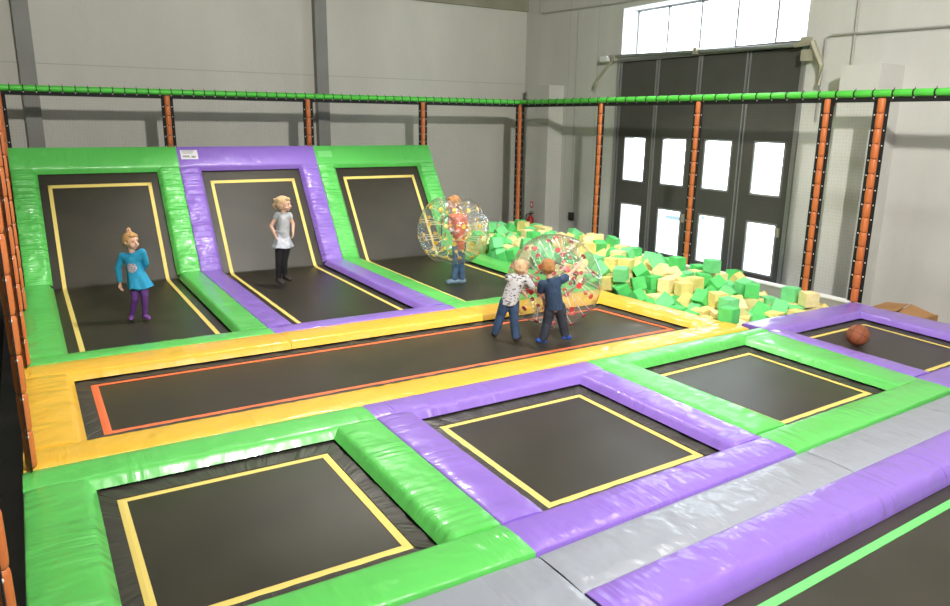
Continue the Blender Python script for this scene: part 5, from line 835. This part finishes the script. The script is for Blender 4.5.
def flap(pts, nm='flap'):
    b = MB(); v = [Vector(p) for p in pts]; n_ = (v[1] - v[0]).cross(v[2] - v[0]).normalized() * .006
    b.add(v + [p - n_ for p in v], [(0, 1, 2, 3), (7, 6, 5, 4), (0, 1, 5, 4), (1, 2, 6, 5), (2, 3, 7, 6), (3, 0, 4, 7)]); return b.build(nm, M['card'], cb)
flap([(7.40, .20, -.13), (7.40, -.16, -.10), (7.75, -.12, -.05), (7.72, .16, -.08)])
flap([(7.42, -.18, -.12), (7.46, -.46, -.19), (7.90, -.40, -.15), (7.78, -.14, -.05)])

# ------------------------------------------------------------------ people
def remesh(mb, name, mt, parent, voxel, smooth=4, clip=None):
    me = bpy.data.meshes.new(name); me.from_pydata(mb.v, [], mb.f)
    bm = bmesh.new(); bm.from_mesh(me); bmesh.ops.recalc_face_normals(bm, faces=bm.faces); bm.to_mesh(me); bm.free()
    o = bpy.data.objects.new(name, me); C.objects.link(o)
    r = o.modifiers.new('r', 'REMESH'); r.mode = 'VOXEL'; r.voxel_size = voxel
    if smooth:
        s = o.modifiers.new('s', 'SMOOTH'); s.factor = .5; s.iterations = smooth
    dg = bpy.context.evaluated_depsgraph_get(); dg.update()
    m2 = bpy.data.meshes.new_from_object(o.evaluated_get(dg))
    bpy.data.objects.remove(o); bpy.data.meshes.remove(me)
    if clip:
        bm = bmesh.new(); bm.from_mesh(m2)
        for (co, no) in clip:
            g = bmesh.ops.bisect_plane(bm, geom=bm.verts[:] + bm.edges[:] + bm.faces[:], plane_co=co, plane_no=no, clear_outer=True)
        bm.to_mesh(m2); bm.free()
    m2.name = name; m2.materials.clear(); m2.materials.append(mt); m2.shade_smooth()
    o = bpy.data.objects.new(name, m2); C.objects.link(o)
    if parent is not None:
        m2.transform(world_of(parent).inverted()); o.parent = parent
    return o
def cap(b, p, q, r0, r1, n=12):
    p, q = Vector(p), Vector(q); b.tube([p, p.lerp(q, .5), q], [r0, (r0 + r1) / 2, r1], n); b.ball(p, r0, n, 8); b.ball(q, r1, n, 8)
def frame(fwd, up):
    u = Vector(up).normalized(); f = Vector(fwd); f = (f - u * f.dot(u)).normalized(); l = u.cross(f)
    return Matrix((l, f, u)).transposed()      # x = left, y = forward, z = up
def hand(b, wrist, tip_dir, palm_n, s, curl=.5):
    d = Vector(tip_dir).normalized(); n = Vector(palm_n); n = (n - d * n.dot(d)).normalized(); side = d.cross(n)
    w = Vector(wrist); L = .085 * s
    b.ball(w + d * L * .38, (.028 * s, .030 * s, .013 * s), 12, 8, Matrix((side, d, n)).transposed() if True else None)
    for k, (off, ln) in enumerate(((-.019, .80), (-.0065, .95), (.0065, .90), (.019, .70))):
        p0 = w + d * L * .55 + side * off * s; l = .040 * s * ln
        p1 = p0 + d * l * .6 + n * l * .15 * curl; p2 = p1 + (d * (1 - .6 * curl) + n * curl).normalized() * l * .45; p3 = p2 + (d * (1 - curl) + n * 1.2 * curl).normalized() * l * .35
        b.tube([p0, p1, p2, p3], [.0065 * s, .0062 * s, .0058 * s, .005 * s], 8); b.ball(p3, .005 * s, 8, 6)
    p0 = w + d * L * .2 + side * .022 * s; p1 = p0 + (side * .8 + d * .7).normalized() * .024 * s; p2 = p1 + (d + n * .5 + side * .1).normalized() * .020 * s
    b.tube([p0, p1, p2], [.009 * s, .0075 * s, .006 * s], 8); b.ball(p2, .006 * s, 8, 6)

def person(name, J, label, cat, face, s, hairm, style, top, bottom, foot, extra=None):
    """J joints in metres (world), face = direction of the face, s = size factor"""
    J = {k: Vector(v) for k, v in J.items()}
    if J['al'].z < .02:
        for q in ('tl', 'tr'): J[q].z = max(J[q].z, ZB + .031 * s + .002)
        for q in ('al', 'ar'): J[q].z = max(J[q].z, ZB + .050 * s)
    if extra and 'ball' in extra:
        bc, bR = Vector(extra['ball'][0]), extra['ball'][1]
        for q in ('hal', 'har', 'ell', 'elr', 'shl', 'shr'):
            d = J[q] - bc; lim = bR + (.028 if q[0] == 'h' else .035)
            if d.length < lim: J[q] = bc + d.normalized() * lim
    base = Vector(((J['al'].x + J['ar'].x) / 2, (J['al'].y + J['ar'].y) / 2, min(J['tl'].z, J['tr'].z) - .02))
    t = thing(name, base, label, cat)
    hd = J['head']; upv = (hd - J['neck']).normalized() * .5 + Vector((0, 0, 1)); F3 = frame(face, upv)
    def H(x, y, z): return hd + F3 @ Vector((x * s, y * s, z * s))
    b = MB()
    # torso
    across = (J['shr'] - J['shl']).normalized()
    mid = J['chest'].lerp(J['pelvis'], .5)
    cap(b, J['pelvis'], mid, .080 * s, .072 * s, 16); cap(b, mid, J['chest'], .072 * s, .078 * s, 16)
    cap(b, J['shl'], J['chest'] + Vector((0, 0, .02 * s)), .036 * s, .070 * s); cap(b, J['shr'], J['chest'] + Vector((0, 0, .02 * s)), .036 * s, .070 * s)
    cap(b, J['chest'], J['neck'], .060 * s, .034 * s); cap(b, J['neck'], H(0, -.015, -.045), .034 * s, .034 * s)
    # head: skull, jaw, cheeks, nose, ears, lips
    b.ball(H(0, -.010, .012), (.074 * s, .086 * s, .082 * s), 24, 16, F3)
    b.ball(H(0, .022, -.035), (.054 * s, .056 * s, .058 * s), 20, 14, F3)
    b.ball(H(0, .050, -.070), (.026 * s, .020 * s, .020 * s), 12, 8, F3)
    for q in (-1, 1):
        b.ball(H(q * .032, .044, -.038), (.026 * s, .026 * s, .024 * s), 12, 8, F3)
        b.ball(H(q * .076, -.008, -.015), (.009 * s, .017 * s, .024 * s), 10, 8, F3)
    b.tube([H(0, .076, .000), H(0, .087, -.018), H(0, .094, -.028)], [.007 * s, .010 * s, .012 * s], 10); b.ball(H(0, .088, -.028), .013 * s, 10, 8)
    b.ball(H(0, .073, -.055), (.020 * s, .012 * s, .008 * s), 10, 8, F3)
    # arms and hands
    for S, E, W in (('shl', 'ell', 'hal'), ('shr', 'elr', 'har')):
        cap(b, J[S], J[E], .030 * s, .023 * s); cap(b, J[E], J[W], .023 * s, .017 * s)
        d = (J[W] - J[E]).normalized()
        tgt = (extra or {}).get('palm', Vector((0, 0, 0)) + (J['chest'] - J[W]))
        if extra and 'ball' in extra:
            nn = (Vector(extra['ball'][0]) - J[W]).normalized(); tgt = nn; d = (d - nn * (d.dot(nn) + .15)).normalized()
        hand(b, J[W], d, tgt, s * 1.05, (extra or {}).get('curl', .55))
    # legs and feet
    for K, A, T, Hh in (('kl', 'al', 'tl', 'hiL'), ('kr', 'ar', 'tr', 'hiR')):
        cap(b, J[Hh], J[K], .056 * s, .036 * s); cap(b, J[K], J[A], .036 * s, .023 * s)
        cap(b, J[A] + Vector((0, 0, -.005)), J[T] + Vector((0, 0, .012)), .025 * s, .019 * s)
    remesh(b, 'body', M['skin'], t, .0052, 3)
    for q in (-1, 1):
        b = MB(); b.ball(H(q * .029, .069, .004), (.0095 * s, .006 * s, .0075 * s), 10, 8, F3); b.build('eye', M['eye'], t, True)
        b = MB(); b.tube([H(q * .045, .064, .021), H(q * .030, .074, .025), H(q * .015, .077, .022)], [.002 * s, .0035 * s, .003 * s], 6); b.build('eyebrow', hairm, t, True)
    b = MB(); b.tube([H(-.016, .080, -.052), H(0, .0855, -.055), H(.016, .080, -.052)], [.002 * s, .0042 * s, .002 * s], 8); b.build('mouth', M['lip'], t, True)
    # hair
    b = MB()
    b.ball(H(0, -.022, .024), (.085 * s, .090 * s, .084 * s), 24, 16, F3)
    if style in ('bun', 'ponytail'):
        b.ball(H(0, -.035, -.010), (.080 * s, .074 * s, .070 * s), 16, 12, F3)
    else:
        b.ball(H(0, -.040, -.012), (.074 * s, .060 * s, .062 * s), 16, 12, F3)
    b.ball(H(0, .040, .066), (.055 * s, .035 * s, .026 * s), 12, 8, F3)
    if style == 'bun':
        b.tube([H(0, -.03, .09), H(0, -.035, .125), H(.01, -.045, .150)], [.030 * s, .022 * s, .012 * s], 10)
        b.ball(H(0, -.04, .125), .026 * s, 10, 8)
    if style == 'ponytail':
        b.tube([H(0, -.085, .055), H(0, -.125, .045), H(.0, -.135, -.02), H(0, -.120, -.085)], [.022 * s, .030 * s, .030 * s, .010 * s], 12)
    for k in range(26):     # loose locks
        a = 2 * PI * k / 26; p = H(.070 * math.cos(a), -.035 + .060 * math.sin(a), .040 + .03 * math.sin(3 * a)); q = H(.080 * math.cos(a + .1), -.040 + .072 * math.sin(a + .1), (-.030 if math.sin(a) < .5 else .035))
        if math.sin(a) > .72: continue
        b.tube([p, p.lerp(q, .5), q], [.010 * s, .012 * s, .004 * s], 6)
    remesh(b, 'hair', hairm, t, .0055, 2)
    if style in ('bun', 'ponytail'):
        b = MB(); c = H(0, -.032, .105) if style == 'bun' else H(0, -.088, .055); ax = F3 @ Vector((0, 0, 1) if style == 'bun' else (0, 1, 0))
        b.tube([c - ax * .008 * s, c + ax * .008 * s], .031 * s, 14); b.build('hair_tie', M['pink'], t, True)
    top(t, J, s); bottom(t, J, s); foot(t, J, s)
    return t

def sleeves(b, J, s, frac, r0, r1):
    for S, E, W in (('shl', 'ell', 'hal'), ('shr', 'elr', 'har')):
        if frac <= 1: cap(b, J[S], J[S].lerp(J[E], frac), r0 * s, r1 * s)
        else: cap(b, J[S], J[E], r0 * s, (r0 + r1) / 2 * s); cap(b, J[E], J[E].lerp(J[W], frac - 1), (r0 + r1) / 2 * s, r1 * s)
def torso(b, J, s, r, low, drop=0.0):
    mid = J['chest'].lerp(J['pelvis'], .5)
    cap(b, J['shl'], J['chest'] + Vector((0, 0, .015 * s)), .043 * s, r * s); cap(b, J['shr'], J['chest'] + Vector((0, 0, .015 * s)), .043 * s, r * s)
    cap(b, J['chest'], mid, r * s, r * s, 16); cap(b, mid, J['pelvis'] + Vector((0, 0, -drop)), r * s, low * s, 16)
    cap(b, J['chest'], J['neck'].lerp(J['chest'], .25), .062 * s, .046 * s)
def skirt(b, J, s, z0, z1, r0, r1, dx=Vector((0, 0, 0))):
    """flared tube, folds round the hem"""
    c0 = Vector((J['chest'].x, J['chest'].y, z0)).lerp(J['pelvis'], 0.0); c1 = Vector((J['pelvis'].x, J['pelvis'].y, z1)) + dx
    c0 = J['chest'].copy(); c0.z = z0
    n = 40; rows = 9; vs = []
    for j in range(rows + 1):
        q = j / rows; c = c0.lerp(c1, q)
        for i in range(n):
            a = 2 * PI * i / n; r = (r0 + (r1 - r0) * q ** 1.2) * s * (1 + .09 * q * math.sin(5 * a + 1) + .04 * q * math.sin(9 * a))
            vs.append(c + Vector((math.cos(a) * r, math.sin(a) * r * .85, .010 * q * math.sin(5 * a) )))
    fs = [(j * n + i, j * n + (i + 1) % n, (j + 1) * n + (i + 1) % n, (j + 1) * n + i) for j in range(rows) for i in range(n)]
    fs += [tuple(range(n)), tuple(rows * n + i for i in range(n - 1, -1, -1))]
    b.add(vs, fs)
def trousers(b, J, s, upto, r0, r1, r2, waist=.088):
    b.ball(J['pelvis'] + Vector((0, 0, .01 * s)), (waist * s, waist * s * .95, .075 * s), 16, 12)
    for K, A, Hh in (('kl', 'al', 'hiL'), ('kr', 'ar', 'hiR')):
        cap(b, J[Hh], J[K], r0 * s, r1 * s); cap(b, J[K], J[K].lerp(J[A], upto), r1 * s, r2 * s)
def socks(mt, name='sock', r=.028, hi=.10):
    def f(t, J, s):
        for A, T, K in (('al', 'tl', 'kl'), ('ar', 'tr', 'kr')):
            b = MB(); a = J[A] + Vector((0, 0, -.004)); q = J[T] + Vector((0, 0, .012))
            h = (a - q); h.z = 0; heel = a + (h.normalized() * .018 * s if h.length > 1e-4 else Vector((0, 0, 0))) + Vector((0, 0, -.008))
            cap(b, heel, q, (r + .002) * s, (r - .003) * s); cap(b, a, a.lerp(J[K], hi), (r + .002) * s, (r + .001) * s)
            b.ball(a.lerp(q, .65), (r * 1.15 * s, r * 1.15 * s, r * .8 * s), 12, 8)
            remesh(b, name, mt, t, .006, 2)
    return f
def patch(parent, garment, centre, rad, view, mt, name='chest_print'):
    """printed motif: the garment's own surface round a point, lifted a millimetre"""
    me = garment.data; W = world_of(garment); bm = bmesh.new(); bm.from_mesh(me); bm.transform(W)
    view = Vector(view).normalized(); c = Vector(centre)
    kill = [f for f in bm.faces if f.normal.dot(view) < .25 or ((f.calc_center_median() - c) - view * (f.calc_center_median() - c).dot(view)).length > rad]
    bmesh.ops.delete(bm, geom=kill, context='FACES')
    for v in bm.verts: v.co += v.normal * .0015
    m2 = bpy.data.meshes.new(name); bm.transform(world_of(parent).inverted()); bm.to_mesh(m2); bm.free(); m2.materials.append(mt); m2.shade_smooth()
    o = bpy.data.objects.new(name, m2); C.objects.link(o); o.parent = parent; return o

PJ = {"girl1": {"pelvis": [-1.113, 3.992, 0.338], "chest": [-1.151, 4.015, 0.6], "neck": [-1.15, 4.015, 0.706], "head": [-1.145, 4.012, 0.846], "shl": [-1.25, 4.075, 0.669], "shr": [-1.052, 3.955, 0.719], "ell": [-1.307, 4.11, 0.526], "hal": [-1.303, 4.108, 0.347], "elr": [-1.015, 4.003, 0.578], "har": [-1.064, 4.126, 0.453], "kl": [-1.173, 3.982, 0.166], "kr": [-1.074, 3.922, 0.216], "al": [-1.223, 4.059, -0.064], "ar": [-1.085, 3.975, -0.044], "tl": [-1.242, 3.965, -0.088], "tr": [-1.056, 3.876, -0.067], "hiL": [-1.156, 4.018, 0.313], "hiR": [-1.075, 3.969, 0.315]}, "girl2": {"pelvis": [0.878, 4.876, 0.547], "chest": [0.899, 4.864, 0.871], "neck": [0.906, 4.859, 0.975], "head": [0.917, 4.853, 1.093], "shl": [0.83, 4.906, 0.939], "shr": [0.966, 4.823, 0.941], "ell": [0.74, 4.937, 0.787], "hal": [0.787, 4.862, 0.633], "elr": [1.015, 4.816, 0.814], "har": [0.995, 4.77, 0.709], "kl": [0.813, 4.893, 0.279], "kr": [0.879, 4.876, 0.291], "al": [0.802, 4.923, 0.03], "ar": [0.897, 4.9, 0.068], "tl": [0.818, 4.82, -0.024], "tr": [0.931, 4.809, 0.024], "hiL": [0.841, 4.899, 0.518], "hiR": [0.913, 4.855, 0.519]}, "adult": {"pelvis": [3.19, 3.946, 0.468], "chest": [3.188, 3.947, 0.833], "neck": [3.15, 3.97, 0.963], "head": [3.113, 3.993, 1.085], "shl": [3.071, 3.96, 0.896], "shr": [3.275, 3.953, 0.886], "ell": [3.04, 3.979, 0.722], "hal": [3.045, 3.87, 0.707], "elr": [3.314, 3.929, 0.682], "har": [3.152, 3.852, 0.601], "kl": [3.139, 3.942, 0.206], "kr": [3.232, 3.955, 0.195], "al": [3.127, 3.961, -0.036], "ar": [3.256, 3.964, -0.049], "tl": [3.037, 3.981, -0.076], "tr": [3.179, 3.976, -0.097], "hiL": [3.149, 3.947, 0.441], "hiR": [3.225, 3.948, 0.435]}, "boygrey": {"pelvis": [2.24, 1.211, 0.344], "chest": [2.301, 1.174, 0.557], "neck": [2.327, 1.158, 0.634], "head": [2.35, 1.143, 0.712], "shl": [2.235, 1.214, 0.6], "shr": [2.392, 1.118, 0.591], "ell": [2.416, 1.279, 0.468], "hal": [2.607, 1.28, 0.436], "elr": [2.467, 1.096, 0.488], "har": [2.585, 1.117, 0.437], "kl": [2.175, 1.274, 0.168], "kr": [2.291, 1.179, 0.13], "al": [2.127, 1.303, -0.027], "ar": [2.297, 1.141, -0.061], "tl": [2.152, 1.382, -0.085], "tr": [2.365, 1.158, -0.115], "hiL": [2.208, 1.23, 0.332], "hiR": [2.282, 1.185, 0.333]}, "boynavy": {"pelvis": [2.614, 0.877, 0.317], "chest": [2.58, 0.898, 0.526], "neck": [2.554, 0.914, 0.63], "head": [2.534, 0.926, 0.744], "shl": [2.488, 0.955, 0.558], "shr": [2.66, 0.85, 0.604], "ell": [2.506, 1.002, 0.458], "hal": [2.61, 1.056, 0.38], "elr": [2.764, 0.88, 0.621], "har": [2.871, 0.932, 0.668], "kl": [2.559, 0.935, 0.12], "kr": [2.709, 0.855, 0.131], "al": [2.503, 0.922, -0.056], "ar": [2.737, 0.837, -0.022], "tl": [2.458, 0.949, -0.102], "tr": [2.825, 0.866, -0.082], "hiL": [2.578, 0.9, 0.305], "hiR": [2.656, 0.852, 0.306]}}

rv = Vector((RT.x, RT.y, 0)).normalized(); fv = Vector((FW.x, FW.y, 0)).normalized(); camv = -fv

def g1_top(t, J, s):
    b = MB(); torso(b, J, s, .088, .092); sleeves(b, J, s, 1.82, .044, .031)
    skirt(b, J, s, J['chest'].z - .02, J['hiL'].z - .015, .082, .138, rv * .012)
    o = remesh(b, 'tunic', M['blue_knit'], t, .006, 3)
    patch(o, o, J['chest'] + Vector((0, 0, -.055)) + rv * .0, .055, camv * 1 + rv * .2, M['print'])
def tights(mt, name, r=(.068, .048, .034, .090)):
    def f(t, J, s):
        b = MB(); trousers(b, J, s, 1.0, *r); remesh(b, name, mt, t, .006, 3)
    return f
person('person', PJ['girl1'], 'small child in a turquoise tunic and purple tights with hair in a topknot', 'person', rv * .85 - fv * .5, 1.0, M['hair_blond'], 'bun', g1_top, tights(M['purple_knit'], 'tights', (.062, .042, .029, .086)), socks(M['purple_sock']), {'curl': .5})
def g2_top(t, J, s):
    b = MB(); torso(b, J, s, .080, .080); sleeves(b, J, s, .22, .042, .040)
    cap(b, J['chest'], J['pelvis'] + Vector((0, 0, .12)), .082 * s, .078 * s)
    o = remesh(b, 'dress_bodice', M['grey_dress'], t, .006, 3)
    b = MB(); J2 = dict(J); J2['chest'] = J['pelvis'] + Vector((0, 0, .14))
    skirt(b, J2, s, J['pelvis'].z + .15, J['pelvis'].z - .06, .080, .140)
    remesh(b, 'dress_skirt', M['satin'], t, .006, 2)
    b = MB(); c = J['pelvis'] + Vector((0, 0, .16)); b.tube([c, c + Vector((0, 0, .022))], .090 * s, 28); b.build('belt', M['grey_dress'], t, True)
person('person', PJ['girl2'], 'child in a silver grey dress and black leggings on the purple sloping trampoline', 'person', rv * .9 - fv * .15, 1.06, M['hair_light'], 'ponytail', g2_top, tights(M['black_knit'], 'leggings'), socks(M['black_sock'], 'sock', .034, .2), {'curl': .6})
def hem(J, s):
    d = (J['pelvis'] - J['chest']).normalized() * .5 + Vector((0, 0, -1)); d.normalize()
    return [(J['pelvis'] + d * .035 * s, d)]
def ad_top(t, J, s):
    b = MB(); torso(b, J, s, .082, .084); sleeves(b, J, s, .75, .044, .034); remesh(b, 'shirt', M['orange_shirt'], t, .006, 3, hem(J, s))
def jeans(mt, hem=.92, r=(.074, .057, .050)):
    def f(t, J, s):
        b = MB(); trousers(b, J, s, hem, *r); remesh(b, 'jeans', mt, t, .006, 3)
    return f
person('person', PJ['adult'], 'person in an orange shirt and blue jeans standing inside the yellow-dotted bumper ball', 'person', -rv * .8 - fv * .4, 1.08, M['hair_ginger'], 'short', ad_top, jeans(M['jeans_light'], .9, (.062, .046, .042)), socks(M['grey_sock'], 'shoe', .036, .04))
def bg_top(t, J, s):
    b = MB(); torso(b, J, s, .100, .104, .03); sleeves(b, J, s, .8, .052, .046); remesh(b, 't_shirt', M['shirt_print'], t, .006, 3, hem(J, s))
person('person', PJ['boygrey'], 'small boy in a white and grey patterned t-shirt and jeans pushing the red-dotted ball', 'person', rv * .75 + fv * .5, .90, M['hair_light'], 'short', bg_top, jeans(M['jeans']), socks(M['black_sock'], 'sock', .03, .12), {'ball': ((2.985, 1.385, .455), .545), 'curl': .2})
def bn_top(t, J, s):
    b = MB(); torso(b, J, s, .100, .104, .02); sleeves(b, J, s, .75, .052, .048); remesh(b, 't_shirt', M['navy'], t, .006, 3, hem(J, s))
person('person', PJ['boynavy'], 'small boy in navy t-shirt and dark jeans with a hand on the red-dotted ball', 'person', -rv * .1 + fv * 1.0, .92, M['hair_ginger'], 'short', bn_top, jeans(M['jeans_dark'], .93), socks(M['blue_sock'], 'sock', .031, .12), {'ball': ((2.985, 1.385, .455), .545), 'curl': .2})

# ------------------------------------------------------------------ inflatable bumper balls
def bumper(c, Rr, ri, rot, label, disc, tether, rows, ncol, dr, seed):
    rr = random.Random(seed)
    t = thing('bumper_ball', c, label, 'inflatable ball', 'clear bumper balls')
    Q = Euler(rot).to_matrix(); c = Vector(c)
    prof = []; a0 = math.asin(min(.95, (ri + .10 * Rr) / Rr))
    for k in range(33):
        a = a0 + (PI - 2 * a0) * k / 32; prof.append((Rr * math.sin(a), Rr * math.cos(a)))
    zt = Rr * math.cos(a0)
    low = [(ri + .05 * Rr, -zt + .00), (ri + .012, -zt + .02), (ri, -zt + .06)]
    inner = [(ri, -zt + .06 + (2 * zt - .12) * k / 10) for k in range(1, 10)]
    up = [(ri, zt - .06), (ri + .012, zt - .02), (ri + .05 * Rr, zt)]
    n = 56
    def lathe(pr, close, pleat):
        b = MB(); vs = []
        for (r, z) in pr:
            for i in range(n):
                a = 2 * PI * i / n
                q = r
                if pleat: q = r * (1 + .010 * math.cos(14 * a) * (1 - min(1, abs(z) / Rr) * .2) * (1 if r > ri * 1.3 else .2))
                vs.append(c + Q @ Vector((q * math.cos(a), q * math.sin(a), z)))
        m_ = len(pr); fs = []
        for j in range(m_ if close else m_ - 1):
            for i in range(n): fs.append((j * n + i, j * n + (i + 1) % n, ((j + 1) % m_) * n + (i + 1) % n, ((j + 1) % m_) * n + i))
        b.add(vs, fs); return b
    sh = lathe(list(reversed([up[2]] + [(prof[0][0], prof[0][1])])) if False else prof, False, True).build('outer_shell', M['film'], t, True)
    lathe([prof[-1]] + low + inner + up + [prof[0]], False, False).build('inner_sleeve', M['film_inner'], t, True)
    dp = None; tp = None
    for j, zf in enumerate(rows):
        z = Rr * zf; ro = math.sqrt(Rr * Rr - z * z)
        for i in range(ncol):
            a = 2 * PI * (i + .5 * (j % 2)) / ncol + rr.uniform(-.04, .04)
            e = Vector((math.cos(a), math.sin(a), 0))
            po = e * ro * .985 + Vector((0, 0, z * .985)); pi_ = e * (ri + .004) + Vector((0, 0, max(-zt + .07, min(zt - .07, z * .8))))
            nrm = po.normalized()
            for (p, nn, sc) in ((po, nrm, 1.0), (pi_, e, .75)):
                b = MB(); w0 = c + Q @ (p - nn * .004); w1 = c + Q @ (p + nn * .006)
                b.tube([w0, w1], dr * sc, 14); b.build('strap_disc', disc, t, True)
            b = MB(); b.tube([c + Q @ pi_, c + Q @ po], .0045, 6); b.build('strap', tether, t, True)
    for k in (-1, 1):    # shoulder straps inside the sleeve
        b = MB(); pts = [Vector((k * ri * .55, -ri * .55, zt * .35)), Vector((k * ri * .62, 0, zt * .48)), Vector((k * ri * .55, ri * .6, zt * .30)), Vector((k * ri * .5, ri * .65, -zt * .2))]
        b.tube([c + Q @ p for p in pts], .010, 8); b.build('shoulder_strap', M['webbing'], t, True)
    return t
bumper((3.115, 3.99, .70), .520, .205, (.03, .02, .3), 'clear inflatable ball with yellow dots worn by the person in orange', M['disc_yellow'], M['tether_y'], (-.66, -.24, .24, .66), 12, .029, 3)
bumper((2.985, 1.385, .455), .545, .20, (.80, .55, .2), 'clear inflatable ball with red dots being pushed by the two boys', M['disc_red'], M['tether_w'], (-.62, -.22, .22, .62), 11, .032, 7)
